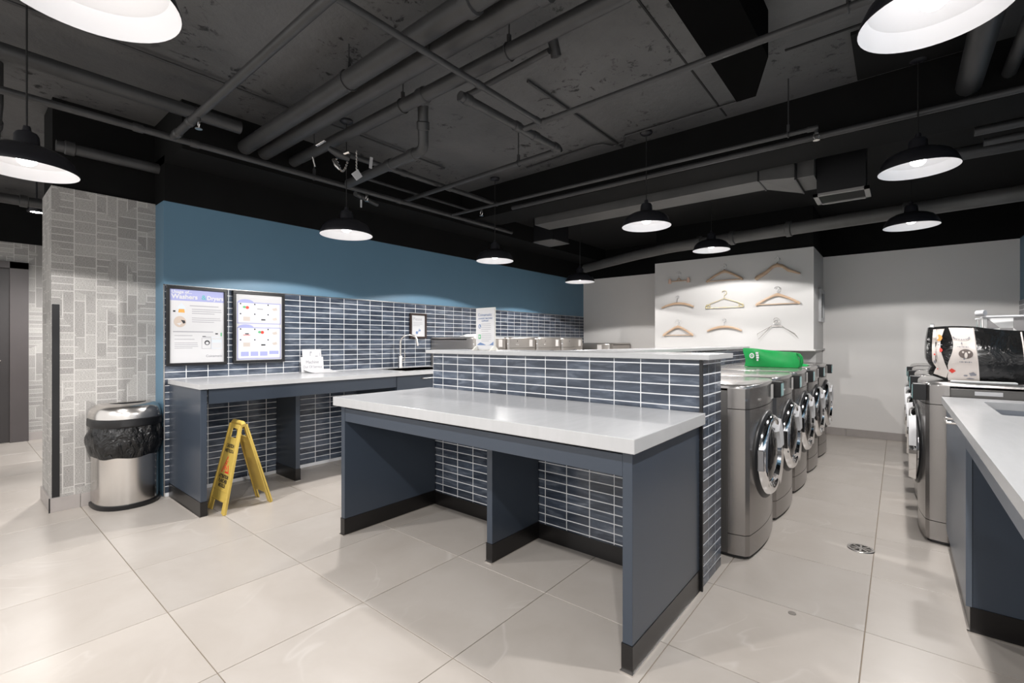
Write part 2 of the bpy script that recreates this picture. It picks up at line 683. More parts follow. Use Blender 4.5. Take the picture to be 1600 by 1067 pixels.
# far corridor wall with wallpaper, door, skirting
cw = struct('wall_corridor', MB().box((-8.45, -2.4, 0), (X_L, 4.0, 2.44)), WALLP)
struct('wall_corridor_upper', MB().box((-8.45, -2.4, 2.44), (X_L + 0.03, 4.0, Z_C)), BLACK_WALL)
struct('wall_corridor_end', MB().box((-8.35, 4.0, 0), (-4.72, 4.1, Z_C)), WHITE_WALL)
bc = thing('baseboard_corridor', None, None)
bc['kind'] = 'structure'
for k in range(6):
    obj('tile', MB().box((X_L, 0.66 + k * 0.6125, 0), (X_L + 0.012, 1.27 + k * 0.6125 - 0.003, 0.1)), GREYTRIM, bc)
d1 = thing('door_1', None, None, (X_L, 0, 0))
d1['kind'] = 'structure'
fr = MB().box((X_L, 0.50, 0), (X_L + 0.05, 0.66, 2.2)).box((X_L, -0.56, 2.12), (X_L + 0.05, 0.66, 2.2)).box((X_L, -0.56, 0), (X_L + 0.05, -0.46, 2.2))
obj('door_frame', fr, DOORM, d1, True)
leaf = obj('door_leaf', MB().box((X_L, -0.46, 0.01), (X_L + 0.02, 0.50, 2.12)), mat('dark door leaf', (0.03, 0.026, 0.026), 0.4), d1, True)
obj('handle', MB().tube([(X_L + 0.02, 0.42, 1.0), (X_L + 0.07, 0.42, 1.0), (X_L + 0.07, 0.30, 1.0)], 0.009), SATIN, leaf)

# far wall, hanger wall, right wall
struct('wall_far', MB().box((-4.72, Y_F, 0), (1.3, 7.62, 2.36)), WHITE_WALL)
struct('wall_far_upper', MB().box((-4.72, Y_F + 0.01, 2.36), (1.3, 7.62, Z_C)), BLACK_WALL)
bf = thing('baseboard_far', None, None)
bf['kind'] = 'structure'
xx = -0.7
for k in range(-6, 4):
    xa = -0.1085 - 0.5 * 0 + (k - 1) * 0.6125 + 0.2
    xb = xa + 0.6125 - 0.003
    if xb > -4.3 and xa < 1.03:
        obj('tile', MB().box((max(xa, -4.4), Y_F - 0.012, 0), (min(xb, 1.03), Y_F, 0.095)), GREYTRIM, bf, bevel=0.001)
hb = struct('wall_hanger', MB().box((-2.73, 6.58, 1.135), (-0.775, Y_F, 2.36)), PALE)
obj('ledge', MB().box((-2.75, 6.56, 1.118), (-0.755, Y_F, 1.137)), PALE, hb)
obj('recess_panel', MB().box((-2.73, 6.82, 0), (-0.78, Y_F, 1.118)), PALE, hb)
struct('wall_hanger_upper', MB().box((-2.72, 6.60, 2.36), (-0.785, Y_F, Z_C)), BLACK_WALL)
wr = struct('wall_right', MB().box((X_R, 0.9, 0), (1.3, Y_F, 2.36)), BLUE)
obj('grout', MB().box((X_R - 0.004, 0.95, 0), (X_R + 0.01, Y_F, 1.678)), GROUT, wr)
cells = []
for c in range(34):
    yc = Y_F - (c + 0.5) * TW
    for z in rows[:16]:
        cells.append((-yc, (X_R + 0.0025, yc, z), -pi / 2, TW, THT))
lay_tiles(wr, cells, 40)
struct('wall_right_upper', MB().box((X_R, 0.9, 2.36), (1.3, Y_F, Z_C)), BLACK_WALL)

# ceiling
struct('ceiling', MB().box((-9.2, Y_N, Z_C), (1.3, 7.7, Z_C + 0.15)), CEIL)
struct('ceiling_bulkhead', MB().box((-4.72, 1.10, 2.64), (-4.03, Y_F, Z_C)).box((-4.74, 1.10, 2.345), (-4.46, Y_F, 2.7)), BLACK_WALL)
struct('ceiling_cross_beam', MB().box((-4.03, 3.95, 2.66), (X_R, 4.34, Z_C)), BLACK_WALL)
struct('ceiling_far_slab', MB().box((-4.03, 4.34, 2.86), (X_R, Y_F, Z_C)), mat('matt black soffit', (0.009, 0.009, 0.009), 0.8, spec=0.2))
tr = struct('ceiling_drop_beam', MB().prism([(-0.79, 2.04), (-0.55, 2.04), (-0.535, 2.80), (-0.68, 3.20), (-0.79, 3.20)], 'z', 2.75, Z_C), mat('dead black beam', (0.003, 0.003, 0.003), 0.9, spec=0.03))
cs = struct('ceiling_joint', MB().box((-1.045, -1, Z_C - 0.004), (-1.033, 3.9, Z_C)).box((-4.03, 1.85, Z_C - 0.003), (-0.8, 1.858, Z_C)).box((-0.53, 3.24, Z_C - 0.006), (1.0, 3.256, Z_C)), mat('black joint', (0.003, 0.003, 0.003), 0.8))
struct('ceiling_patch', MB().box((-0.21, 3.3, Z_C - 0.02), (0.35, 3.9, Z_C)), mat('black patch', (0.012, 0.012, 0.012), 0.9, spec=0.1))

# ------------------------------------------------------------------ the half wall and the wall behind the washers
HZ = 1.14
hw = struct('wall_center', MB().box((-2.74, 2.375, 0), (-0.752, 2.715, HZ)), GROUT)
cells = []
ztop = [HZ - 0.018 - (k - 0.5) * THT for k in range(22)]      # narrow cut row at the top


def rowset(z_top, z_bot, cut):
    out = [(z_top - cut / 2, cut)]
    z = z_top - cut
    while z - THT > z_bot - 0.001:
        out.append((z - THT / 2, THT))
        z -= THT
    if z - z_bot > 0.012:
        out.append(((z + z_bot) / 2, z - z_bot))
    return out


RS = rowset(HZ, 0.0, 0.024)
xe = [-0.752 - 0.155 * 0] + []
edges = [-0.752]
x = -0.752
while x > -2.74 + 0.02:
    x2 = max(-2.74, x - TW)
    edges.append(x2)
    x = x2
for k in range(len(edges) - 1):
    x1, x0 = edges[k], edges[k + 1]
    if x1 - x0 < 0.02:
        continue
    for (z, h) in RS:
        hid = z > 0.83 and z < 0.90
        cells.append((depth((x0 + x1) / 2, 2.375) + (0.25 if z < 0.83 else 0) + (50 if hid else 0), ((x0 + x1) / 2, 2.381, z), 0, x1 - x0, h))
ye = [2.378, 2.378 + 0.12, 2.378 + 0.12 + TW * 0.72, 2.715]
for k in range(3):
    for (z, h) in RS:
        cells.append((1, (-0.7585, (ye[k] + ye[k + 1]) / 2, z), pi / 2, ye[k + 1] - ye[k], h))
lay_tiles(hw, cells, 300)
obj('corner_trim', MB().box((-0.756, 2.366, 0), (-0.740, 2.378, HZ)), BLACK, hw, bevel=0.001)
tag(obj('wall_cap', MB().box((-2.78, 2.335, HZ), (-0.70, 2.76, HZ + 0.026)), QUARTZ, bevel=0.002), 'long thin white quartz cap on the tiled half wall above the table', 'ledge')
obj('baseboard', MB().box((-2.74, 2.3635, 0), (-0.75, 2.376, 0.095)), KICK, hw)

sp = struct('wall_divider', MB().box((-1.84, 2.765, 0), (-1.508, 6.57, HZ)), GROUT)
cells = []
for k in range(24):
    y0, y1 = 2.77 + k * TW, 2.77 + (k + 1) * TW
    for (z, h) in RS[:5]:
        cells.append((-y0, (-1.5145, (y0 + y1) / 2, z), pi / 2, TW, h))
lay_tiles(sp, cells, 60)
tag(obj('wall_cap', MB().box((-1.88, 2.762, HZ), (-1.47, 6.575, HZ + 0.026)), QUARTZ, bevel=0.002), 'white quartz cap on the wall behind the left washers, running to the hanger wall', 'ledge')

# ------------------------------------------------------------------ folding table in front of the half wall
ft = thing('folding_table', 'long slate navy folding table with thick white top built against the tiled half wall', 'table', (-1.74, 1.6, 0))
obj('tabletop', MB().box((-2.765, 1.565, 0.825), (-0.725, 2.3635, 0.88)), QUARTZ, ft, True, bevel=0.003)
obj('apron', MB().box((-2.70, 1.612, 0.725), (-0.795, 1.632, 0.808)), NAVY, ft, True, bevel=0.0015)
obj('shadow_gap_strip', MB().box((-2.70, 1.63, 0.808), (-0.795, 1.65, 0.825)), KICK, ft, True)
for (x0, x1, y0) in ((-2.745, -2.705, 1.612), (-0.795, -0.755, 1.612)):
    p = obj('side_panel', MB().box((x0, y0, 0.105), (x1, 2.3635, 0.825)), NAVY, ft, True, bevel=0.0015)
    obj('kick_plate', MB().box((x0 - 0.003, y0 - 0.003, 0.004), (x1 + 0.003, 2.3635, 0.105)), KICK, p)
    obj('foot_strip', MB().box((x0 - 0.006, y0 - 0.012, 0), (x1 + 0.006, 2.3635, 0.006)), SATIN, p)
p = obj('divider_panel', MB().box((-1.775, 1.93, 0.105), (-1.735, 2.3635, 0.825)), NAVY, ft, True, bevel=0.0015)
obj('kick_plate', MB().box((-1.778, 1.927, 0.004), (-1.732, 2.3635, 0.105)), KICK, p)
obj('foot_strip', MB().box((-1.781, 1.918, 0), (-1.729, 2.3635, 0.006)), SATIN, p)

# ------------------------------------------------------------------ left counter with sink
lc = thing('sink_counter', 'slate navy counter with white top, faucet end and open knee space along the blue wall', 'counter', (-4.1, 2.4, 0))
LX = -3.73
# worktop with a round cut for the sink
top = MB()
top.box((XW + 0.012, 1.125, 0.895), (LX, 2.98, 0.93)).box((XW + 0.012, 3.62, 0.895), (LX, 3.815, 0.93))
top.box((XW + 0.012, 2.98, 0.895), (-4.30, 3.62, 0.93)).box((-3.86, 2.98, 0.895), (LX, 3.62, 0.93))
obj('worktop', top, QUARTZ, lc, True)
sk = MB()
sk.box((-4.30, 2.98, 0.74), (-3.86, 3.62, 0.75)).box((-4.31, 2.97, 0.74), (-4.30, 3.63, 0.931)).box((-3.86, 2.97, 0.74), (-3.85, 3.63, 0.931))
sk.box((-4.31, 2.97, 0.74), (-3.85, 2.98, 0.931)).box((-4.31, 3.62, 0.74), (-3.85, 3.63, 0.931))
obj('sink_basin', sk, STEEL, lc, True)
obj('apron', MB().box((-3.79, 1.19, 0.785), (-3.77, 2.80, 0.893)), NAVY, lc, True, bevel=0.0015)
for (x0, x1, y0, y1, nm) in ((XW + 0.012, -3.755, 1.135, 1.175, 'side_panel'), (XW + 0.012, -4.09, 1.965, 2.005, 'divider_panel')):
    p = obj(nm, MB().box((x0, y0, 0.105), (x1, y1, 0.894)), NAVY, lc, True, bevel=0.0015)
    obj('kick_plate', MB().box((x0, y0 - 0.003, 0.003), (x1 + 0.003, y1 + 0.003, 0.105)), KICK, p)
    obj('foot_strip', MB().box((x0, y0 - 0.008, 0), (x1 + 0.01, y1 + 0.008, 0.005)), SATIN, p)
cb = obj('cabinet_body', MB().box((XW + 0.012, 2.80, 0.105), (-3.79, 3.80, 0.893)), NAVY, lc, True)
obj('kick_plate', MB().box((XW + 0.012, 2.82, 0.0), (-3.83, 3.80, 0.105)), KICK, cb)
dr = obj('cabinet_door', MB().box((-3.789, 2.805, 0.115), (-3.768, 3.32, 0.888)), NAVY, lc, True, bevel=0.0015)
obj('handle', MB().tube([(-3.768, 3.10, 0.855), (-3.74, 3.10, 0.855), (-3.74, 3.24, 0.855), (-3.768, 3.24, 0.855)], 0.005, 8), SATIN, dr, smooth=40)
dr = obj('cabinet_door', MB().box((-3.789, 3.325, 0.115), (-3.768, 3.795, 0.888)), NAVY, lc, True, bevel=0.0015)
obj('handle', MB().tube([(-3.768, 3.38, 0.855), (-3.74, 3.38, 0.855), (-3.74, 3.52, 0.855), (-3.768, 3.52, 0.855)], 0.005, 8), SATIN, dr, smooth=40)

fc = thing('faucet', 'tall gooseneck satin nickel faucet behind the counter sink', 'faucet', (-4.37, 3.30, 0.93))
obj('base', MB().lathe([(0, 0), (0.027, 0), (0.027, 0.006), (0.022, 0.012), (0.022, 0.13), (0.016, 0.14), (0, 0.14)], 20), SATIN, fc, smooth=40)
arc = [(0, 0, 0.13), (0, 0, 0.24)] + [(0.085 - 0.085 * cos(t), 0.03 * (1 - cos(t)), 0.24 + 0.085 * sin(t)) for t in [pi * k / 10 for k in range(1, 9)]] + [(0.158, 0.056, 0.245)]
arc = [(px_ * 0.8, py_ + px_ * 0.5, pz_ + (0.05 if i > 0 else 0)) for i, (px_, py_, pz_) in enumerate(arc)]
obj('spout', MB().tube(arc, 0.011, 12), SATIN, fc, smooth=60)
obj('spray_head', MB().tube([arc[-1], (arc[-1][0] + 0.006, arc[-1][1] + 0.006, arc[-1][2] - 0.045)], [0.012, 0.014], 12), SATIN, fc, smooth=40)
lv = obj('lever', MB().tube([(0, 0.02, 0.085), (0, 0.05, 0.085)], 0.010, 10).tube([(0, 0.05, 0.08), (0.0, 0.062, 0.13), (0, 0.055, 0.19)], [0.006, 0.005, 0.004], 8), SATIN, fc, smooth=60)

# ------------------------------------------------------------------ right counter
rc = thing('folding_counter', 'white topped grey navy counter with rectangular sink in the right foreground', 'counter', (0.6, 2.3, 0))
top = MB()
Z0, Z1 = 0.862, 0.90
top.box((0.20, 0.98, Z0), (X_R - 0.014, 3.02, Z1)).box((0.20, 3.62, Z0), (X_R - 0.014, 3.80, Z1)).box((0.20, 3.02, Z0), (0.36, 3.62, Z1)).box((0.84, 3.02, Z0), (X_R - 0.014, 3.62, Z1))
obj('worktop', top, QUARTZ, rc, True)
sk = MB().box((0.36, 3.02, 0.70), (0.84, 3.62, 0.71)).box((0.35, 3.01, 0.70), (0.36, 3.63, Z0)).box((0.84, 3.01, 0.70), (0.85, 3.63, Z0)).box((0.35, 3.01, 0.70), (0.85, 3.02, Z0)).box((0.35, 3.62, 0.70), (0.85, 3.63, Z0))
obj('sink_basin', sk, STEEL, rc, True)
obj('drain_fitting', MB().lathe([(0, 0.712), (0.04, 0.712), (0.045, 0.715), (0.03, 0.718), (0, 0.716)], 20, (0.6, 3.32, 0)), CHROME, rc, True, smooth=40)
body = obj('cabinet_body', MB().box((0.243, 2.77, 0.105), (X_R - 0.02, 3.80, Z0)), NAVY, rc, True)
obj('kick_plate', MB().box((0.235, 2.765, 0.0), (X_R - 0.02, 3.78, 0.105)), KICK, body)
obj('foot_strip', MB().box((0.225, 2.752, 0.0), (X_R - 0.02, 2.768, 0.006)), SATIN, body)
NAVY_SHEEN = make_paint('slate navy with grey reflection', (0.10, 0.12, 0.15), 0.3, 0.04, 2)  # paler copy of the cabinet navy, grey reflection put into the colour
dr = obj('cabinet_door', MB().box((0.222, 2.765, 0.105), (0.242, 3.80, Z0 - 0.004)), NAVY_SHEEN, rc, True, bevel=0.0015)
obj('handle', MB().tube([(0.222, 3.18, 0.825), (0.19, 3.18, 0.825), (0.19, 3.36, 0.825), (0.222, 3.36, 0.825)], 0.006, 8), SATIN, dr, smooth=40)
obj('apron', MB().box((0.222, 1.02, 0.775), (0.242, 2.765, Z0 - 0.002)), NAVY_SHEEN, rc, True, bevel=0.0015)
p = obj('side_panel', MB().box((0.222, 0.985, 0.105), (X_R - 0.02, 1.02, Z0)), NAVY, rc, True)
obj('kick_plate', MB().box((0.222, 0.98, 0.0), (X_R - 0.02, 1.024, 0.105)), KICK, p)

# ------------------------------------------------------------------ washing machines


def bowed(y0, y1, xf, xb, ch=0.075, chy=0.035, bow=0.028, n=10):
    """outline of a bowed machine front, facing +x"""
    pts = [(xb, y0), (xf, y0), (xf + ch * 0.75, y0 + chy * 0.35), (xf + ch, y0 + chy)]
    L = (y1 - chy) - (y0 + chy)
    for k in range(1, n):
        t = k / n
        pts.append((xf + ch + bow * 4 * t * (1 - t), y0 + chy + L * t))
    pts += [(xf + ch, y1 - chy), (xf + ch * 0.75, y1 - chy * 0.35), (xf, y1), (xb, y1)]
    return pts


def make_washer(label, height=0.985, reader=True, white=True, name='front_load_washer', W=0.69, D=0.72):
    r = thing(name, label, 'washing machine')
    s_ = (height - 0.985)
    kz = 0.135 + s_
    obj('cabinet', MB().box((-D, 0.004, 0.02), (-0.035, W - 0.004, height - 0.035)), GRAPHSIDE, r, bevel=0.004)
    fp = obj('front_panel', MB().prism(bowed(0, W, 0.0, -0.034), 'z', kz + 0.004, 0.845 + s_), GRAPH, r, smooth=25)
    kp = obj('lower_panel', MB().prism(bowed(0, W, 0.0, -0.034), 'z', 0.022, kz), GRAPH, r, smooth=25)
    obj('screw', MB().tube([(0.035, 0.02, 0.075), (0.04, 0.012, 0.075)], 0.006, 8), CHROME, kp)
    cp = obj('control_panel', MB().prism(bowed(0, W, 0.0, -0.034), 'z', 0.849 + s_, 0.962 + s_), GRAPH, r, smooth=25)
    # lid with a rolled edge
    rings = []
    for (ins, z) in ((0.0, 0.962), (0.001, 0.974), (0.006, 0.982), (0.018, 0.985)):
        o_ = bowed(ins, W - ins, -ins, -D + ins, 0.075 - ins * 0.4)
        rings.append([(x_, y_, z + s_) for x_, y_ in o_])
    obj('lid', MB().rings(rings), GRAPHTOP, r, smooth=50)
    obj('toe_gap', MB().prism(bowed(0.012, W - 0.012, -0.01, -D + 0.03), 'z', 0.004, 0.022), BLACK, r)
    for fx in (-D + 0.06, -0.05):
        for fy in (0.06, W - 0.06):
            obj('foot', MB().lathe([(0, 0), (0.022, 0), (0.02, 0.012), (0.01, 0.015), (0.01, 0.03), (0, 0.03)], 10, (fx, fy, 0)), BLACK, r)
    # control strip
    fx = 0.088
    obj('label_plate', MB().box((fx - 0.004, W * 0.60, 0.865 + s_), (fx + 0.010, W * 0.80, 0.955 + s_)), CTRL, cp)
    obj('display', MB().box((fx - 0.004, W * 0.27, 0.925 + s_), (fx + 0.008, W * 0.36, 0.945 + s_)), DARKINK, cp)
    bt = MB()
    for k in range(4):
        bt.tube([(fx - 0.002, W * 0.24 + k * 0.032, 0.89 + s_), (fx + 0.010, W * 0.24 + k * 0.032, 0.89 + s_)], 0.007, 8)
    obj('push_buttons', bt, CHROME, cp)
    sc_ = obj('lock_screw', MB().tube([(0.05, 0.03, 0.90 + s_), (0.062, 0.016, 0.90 + s_)], 0.007, 8), CHROME, cp)
    if reader:
        rd = obj('card_reader', MB().box((0.07, W - 0.105, 0.868 + s_), (0.135, W - 0.015, 0.968 + s_)), BLACK, r, bevel=0.003)
        obj('screen', MB().box((0.134, W - 0.095, 0.878 + s_), (0.138, W - 0.022, 0.958 + s_)), SCREEN, rd)
    # round door
    cy, cz, R = W * 0.5, 0.55 + s_, 0.262
    bx = 0.104

    def ring(prof, n=40, sx=1.0):
        m_ = MB()
        vs, fs = [], []
        for (rr, xx) in prof:
            for k in range(n):
                t = 2 * pi * k / n
                vs.append((bx + xx - (0.02 * (rr * cos(t) / R) ** 2 if xx < 0.02 else 0), cy + rr * cos(t), cz + rr * sin(t)))
        for i in range(len(prof) - 1):
            for k in range(n):
                k2 = (k + 1) % n
                fs.append((i * n + k, i * n + k2, (i + 1) * n + k2, (i + 1) * n + k))
        return m_.add(vs, fs)
    dd = obj('door', ring([(R, -0.02), (R + 0.002, 0.004), (R - 0.006, 0.012), (R - 0.022, 0.016)]), BLACK, r, smooth=50)
    obj('chrome_ring', ring([(R - 0.02, 0.010), (R - 0.026, 0.032), (R - 0.042, 0.044), (R - 0.066, 0.040), (R - 0.084, 0.026), (R - 0.095, 0.014)]), CHROME, dd, smooth=50)
    obj('glass', ring([(R - 0.093, 0.016), (R - 0.12, 0.030), (R - 0.17, 0.040), (R - 0.22, 0.044), (0.001, 0.045)]), GLASS, dd, smooth=60)
    # handle: wide curved grip on the far side of the door, white upper half stands in for the chrome's reflection
    def grip(a0, a1, n=10, r0=R - 0.075, r1=R - 0.004):
        m_ = MB()
        rg = []
        for k in range(n + 1):
            t = a0 + (a1 - a0) * k / n
            rg.append([(bx + q, cy + rr * cos(t), cz + rr * sin(t)) for rr, q in ((r0, 0.024), (r0 + 0.01, 0.046), (r1 - 0.012, 0.048), (r1, 0.012))])
        return m_.rings(rg)
    hd = obj('handle', grip(radians(-58), radians(-2), 10, R - 0.10), CHROME, dd, smooth=40)
    obj('handle_reflection', grip(radians(4), radians(52), 10, R - 0.115), PAPER if white else CTRL, dd, smooth=40)
    obj('hinge', MB().box((bx - 0.01, cy - R + 0.02, cz - 0.06), (bx + 0.03, cy - R + 0.05, cz + 0.06)), CHROME, dd, bevel=0.003)
    return r


GL = 'washers in the row behind the tiled half wall'
lab_left = ['graphite front load washer nearest the tiled half wall end, first of the left row',
            'graphite washer second from the half wall in the left row',
            'graphite washer third from the half wall, in the middle of the left row',
            'graphite washer next to last in the left row, beside the green cloth',
            'graphite washer farthest along the left row, against the hanger wall']
proto = make_washer(lab_left[0])
proto['group'] = GL
proto.location = (-0.718, 2.845, 0)
for k in range(1, 5):
    o = copy_tree(proto)
    o.location = (-0.718, 2.845 + 0.745 * k, 0)
    o['label'] = lab_left[k]
lab_right = ['graphite washer carrying the black and cream bag, nearest the right counter',
             'graphite washer second along the right row behind the bagged machine',
             'graphite washer third along the right row',
             'graphite washer last in the right row by the far white wall']
for k in range(4):
    o = copy_tree(proto)
    o.location = (0.205, 3.825 + 0.69 + 0.84 * k, 0)
    o.rotation_euler = (0, 0, pi)
    o['label'] = lab_right[k]
    o['group'] = 'washers in the row along the right wall'
lab_back = ['tall stainless dryer just right of the framed notice, behind the half wall',
            'tall stainless dryer second along the blue wall, right behind the white standing sign',
            'tall stainless dryer third along the blue wall past the standing sign',
            'tall stainless dryer at the far corner end of the blue wall']
big = make_washer(lab_back[0], 1.285, False, True, 'front_load_dryer', 0.60, 0.66)
big['group'] = 'dryers along the blue wall'
big['category'] = 'dryer'
for ch in big.children_recursive:
    if ch.data.materials and ch.data.materials[0] in (GRAPH, GRAPHSIDE, GRAPHTOP):
        ch.data.materials[0] = STAIN
big.location = (-3.805, 3.83, 0)
for k in range(1, 4):
    o = copy_tree(big)
    o.location = (-3.805, 3.83 + 0.607 * k, 0)
    o['label'] = lab_back[k]
o = copy_tree(big)
o.scale = (1, 1.15, 0.937)
o.location = (-4.22, 6.80, 0)
o.rotation_euler = (0, 0, -pi / 2)
o['label'] = 'lower stainless dryer against the far grey wall'

# things on the machines
cl = MB()
rg = []
for k in range(9):
    t = k / 8
    w_ = 0.10 * sin(pi * (0.1 + 0.8 * t)) + 0.02
    h_ = 0.035 * sin(pi * (0.08 + 0.84 * t)) + 0.004 * ((k % 3) - 1) + 0.006
    rg.append([(-4.10 + w_ * cos(a_), 4.02 + 0.36 * t + 0.012 * sin(5 * t), 1.2865 + max(0.0, h_ * sin(a_))) for a_ in [pi * q / 8 for q in range(9)]])
cl.rings(rg)
tag(obj('folded_cloth', cl, PAPER, smooth=60), 'crumpled white cloth lying on top of the first tall dryer', 'cloth')

gb = thing('shopping_bag', 'bright green reusable shopping bag lying on the left washers', 'bag', (-0.94, 5.05, 0.985))


def bagface(nu, nv, f):
    m_ = MB()
    vs = [f(i / nu, j / nv) for j in range(nv + 1) for i in range(nu + 1)]
    fs = [(j * (nu + 1) + i, j * (nu + 1) + i + 1, (j + 1) * (nu + 1) + i + 1, (j + 1) * (nu + 1) + i) for j in range(nv) for i in range(nu)]
    return m_.add(vs, fs)


def gbag(u, v, side):
    x_ = -0.225 + 0.455 * u
    top_ = 0.178 - 0.045 * u + 0.006 * sin(9 * u)
    y_ = -0.055 + 0.012 * sin(7 * u + 3 * v) - 0.018 * sin(pi * v) + (0.0 if side == 0 else 0.15 * (1 - 0.55 * v) + 0.03 * sin(pi * v))
    return (x_ + 0.012 * sin(5 * v + side), y_, 0.002 + top_ * v)


ring_ = []
for j in range(11):
    v = j / 10
    fr_ = [gbag(i / 14, v, 0) for i in range(15)]
    bk_ = [gbag(1 - i / 14, v, 1) for i in range(15)]
    ring_.append(fr_ + bk_)
obj('body', MB().rings(ring_), GREENBAG, gb, smooth=60)
bd = Board((-1.165, 5.05 - 0.083, 0.985 + 0.178), (1, 0, 0), (0, 0, 1))
mk = MB()
bd.oval(mk, 0.075, 0.070, 0.022, 0.026, 0.006)
mk2 = MB()
bd.oval(mk2, 0.075, 0.070, 0.012, 0.014, 0.0075)
mk3 = MB()
bd.oval(mk3, 0.075, 0.070, 0.005, 0.006, 0.0085)
for k in range(4):
    bd.slab(mk, 0.108 + 0.003 * k, 0.035 + 0.022 * k, 0.132 + 0.003 * (k % 3), 0.052 + 0.022 * k, 0.003, 0.0065)
em = obj('emblem', mk, PAPER, gb, True)
obj('emblem_ring', mk2, GREENBAG, em)
obj('emblem_dot', mk3, PAPER, em)
for k in (0, 1):
    hp = [(0.05 + 0.045 * k, -0.05 + 0.12 * k, 0.15), (0.20, -0.03 + 0.10 * k, 0.10), (0.262, -0.02 + 0.08 * k, 0.06), (0.255, -0.01 + 0.07 * k, 0.012)]
    obj('handle', MB().tube([(0.222, -0.04 + 0.1 * k, 0.13), (0.245, -0.03 + 0.09 * k, 0.10), (0.25, -0.025 + 0.085 * k, 0.05), (0.235, -0.02 + 0.08 * k, 0.01)], 0.008, 8), GREENBAG, gb, smooth=60)
gc = []
for k in range(9):
    t = k / 8
    gc.append([(-0.90 + 0.22 * t + 0.03 * sin(6 * t), 5.30 + 0.16 * t + wv, 0.988 + 0.035 * sin(pi * q) * sin(pi * (0.08 + 0.8 * t))) for q, wv in [(0, -0.10), (0.25, -0.06), (0.5, 0.0), (0.75, 0.06), (1, 0.10)]])
tag(obj('green_cloth', MB().rings(gc, close=True), GREENBAG, smooth=60), 'flat piece of green cloth on the washer beyond the green bag', 'cloth')

# black and cream tote on the right washer
tb = thing('tote_bag', 'large cream and black printed plastic bag lying on the nearest right washer', 'bag', (0.5, 4.0, 0.985))
TX0, TX1 = 0.150, 0.86


def tote(u, v, side):
    """u along the bag, v up"""
    x_ = TX0 + (TX1 - TX0) * u
    top_ = 0.335 - 0.07 * max(0, (u - 0.30) / 0.7) + 0.006 * sin(11 * u)
    bot = 0.035 * max(0, 1 - u / 0.12) + 0.002
    bulge = 0.055 * sin(pi * min(1, max(0, v))) * (0.5 + 0.5 * sin(pi * u))
    if side == 0:
        y_ = 3.935 + 0.035 * v - bulge + 0.010 * sin(14 * u) * v
    else:
        y_ = 4.16 + 0.02 * v + bulge * 0.6
    if u < 0.06:
        y_ = y_ + (0.03 if side == 0 else -0.03)
    return (x_ - (0.014 * sin(pi * v) - 0.02 * math.exp(-((v - 0.18) / 0.07) ** 2)) * max(0, 1 - u / 0.2), y_, 0.985 + bot + (top_ - bot) * v)


def tote_strip(u0, u1, n, off=0.0, v0=0.0, v1=1.0, edge=None):
    def f(a_, b_):
        v = v0 + (v1 - v0) * b_
        if edge:
            l_, r_ = edge(v)
        else:
            l_, r_ = u0, u1
        p_ = tote(l_ + (r_ - l_) * a_, v, 0)
        return (p_[0], p_[1] - off, p_[2])
    return bagface(n, 14, f)


rg = []
for j in range(13):
    v = j / 12
    rg.append([tote(i / 20, v, 0) for i in range(21)] + [tote(1 - i / 20, v, 1) for i in range(21)])
tbody = obj('body', MB().rings(rg, cap1=False), TOTEB, tb, True, smooth=60)


def edge_a(v):      # narrow cream panel with an hourglass edge
    w = 0.030 * sin(2 * pi * v + 0.6)
    return 0.032 + 0.004 * sin(3 * v), 0.100 + w * 0.55


def edge_b(v):
    w = 0.035 * sin(2 * pi * v + 0.6)
    return 0.138 - w * 0.6, 0.315 - 0.03 * v


s1 = tote_strip(0, 0, 6, 0.003, 0.05, 0.95, edge_a)
pa = obj('cream_panel', s1, TOTEW, tbody, smooth=60)
s2 = tote_strip(0, 0, 8, 0.003, 0.01, 0.97, edge_b)
pb = obj('cream_panel', s2, TOTEW, tbody, smooth=60)


def on_tote(u, v, off=0.006):
    u = 0.032 + (u - 0.075) * 0.55 if u < 0.24 else 0.14 + (u - 0.33) * 0.70
    p_ = tote(u, v, 0)
    return Vector((p_[0], p_[1] - off, p_[2]))


def patch(mb_, u, v, ru, rv, n=12, star=0.0, off=0.007):
    pts = [on_tote(u + ru * cos(2 * pi * k / n) * (1 - star * (k % 2)), v + rv * sin(2 * pi * k / n) * (1 - star * (k % 2)), off) for k in range(n)]
    c_ = on_tote(u, v, off)
    mb_.add([c_] + pts, [(0, 1 + k, 1 + (k + 1) % n) for k in range(n)])


m_ = MB()
patch(m_, 0.150, 0.78, 0.038, 0.065, 16, 0.12)
obj('orange_flower', m_, ORANGE, pa)
m_ = MB()
patch(m_, 0.175, 0.55, 0.020, 0.05, 6, 0.2)
patch(m_, 0.11, 0.45, 0.010, 0.018, 8)
patch(m_, 0.105, 0.16, 0.016, 0.014, 8)
obj('red_print', m_, REDINK, pa)
m_ = MB()
patch(m_, 0.150, 0.645, 0.010, 0.010, 6)
patch(m_, 0.180, 0.65, 0.010, 0.010, 6)
patch(m_, 0.105, 0.30, 0.012, 0.035, 8)
patch(m_, 0.13, 0.42, 0.004, 0.03, 5)
obj('ink_print', m_, INK, pa)
m_ = MB()
patch(m_, 0.335, 0.19, 0.036, 0.045, 8, 0.3)
obj('red_lips_print', m_, REDINK, pb)
m_ = MB()
for k in range(11):
    t = pi + pi * k / 10
    patch(m_, 0.425 + 0.068 * cos(t), 0.80 + 0.045 * sin(t), 0.009, 0.010, 5)
for k in range(7):
    patch(m_, 0.395 + 0.014 * k, 0.625, 0.006, 0.006 + 0.006 * (k % 2), 5)
    patch(m_, 0.41 + 0.016 * k, 0.355, 0.007, 0.007 + 0.008 * (k % 2), 5)
patch(m_, 0.425, 0.69, 0.008, 0.02, 4)
patch(m_, 0.445, 0.41, 0.010, 0.018, 4)
patch(m_, 0.46, 0.11, 0.020, 0.016, 6)
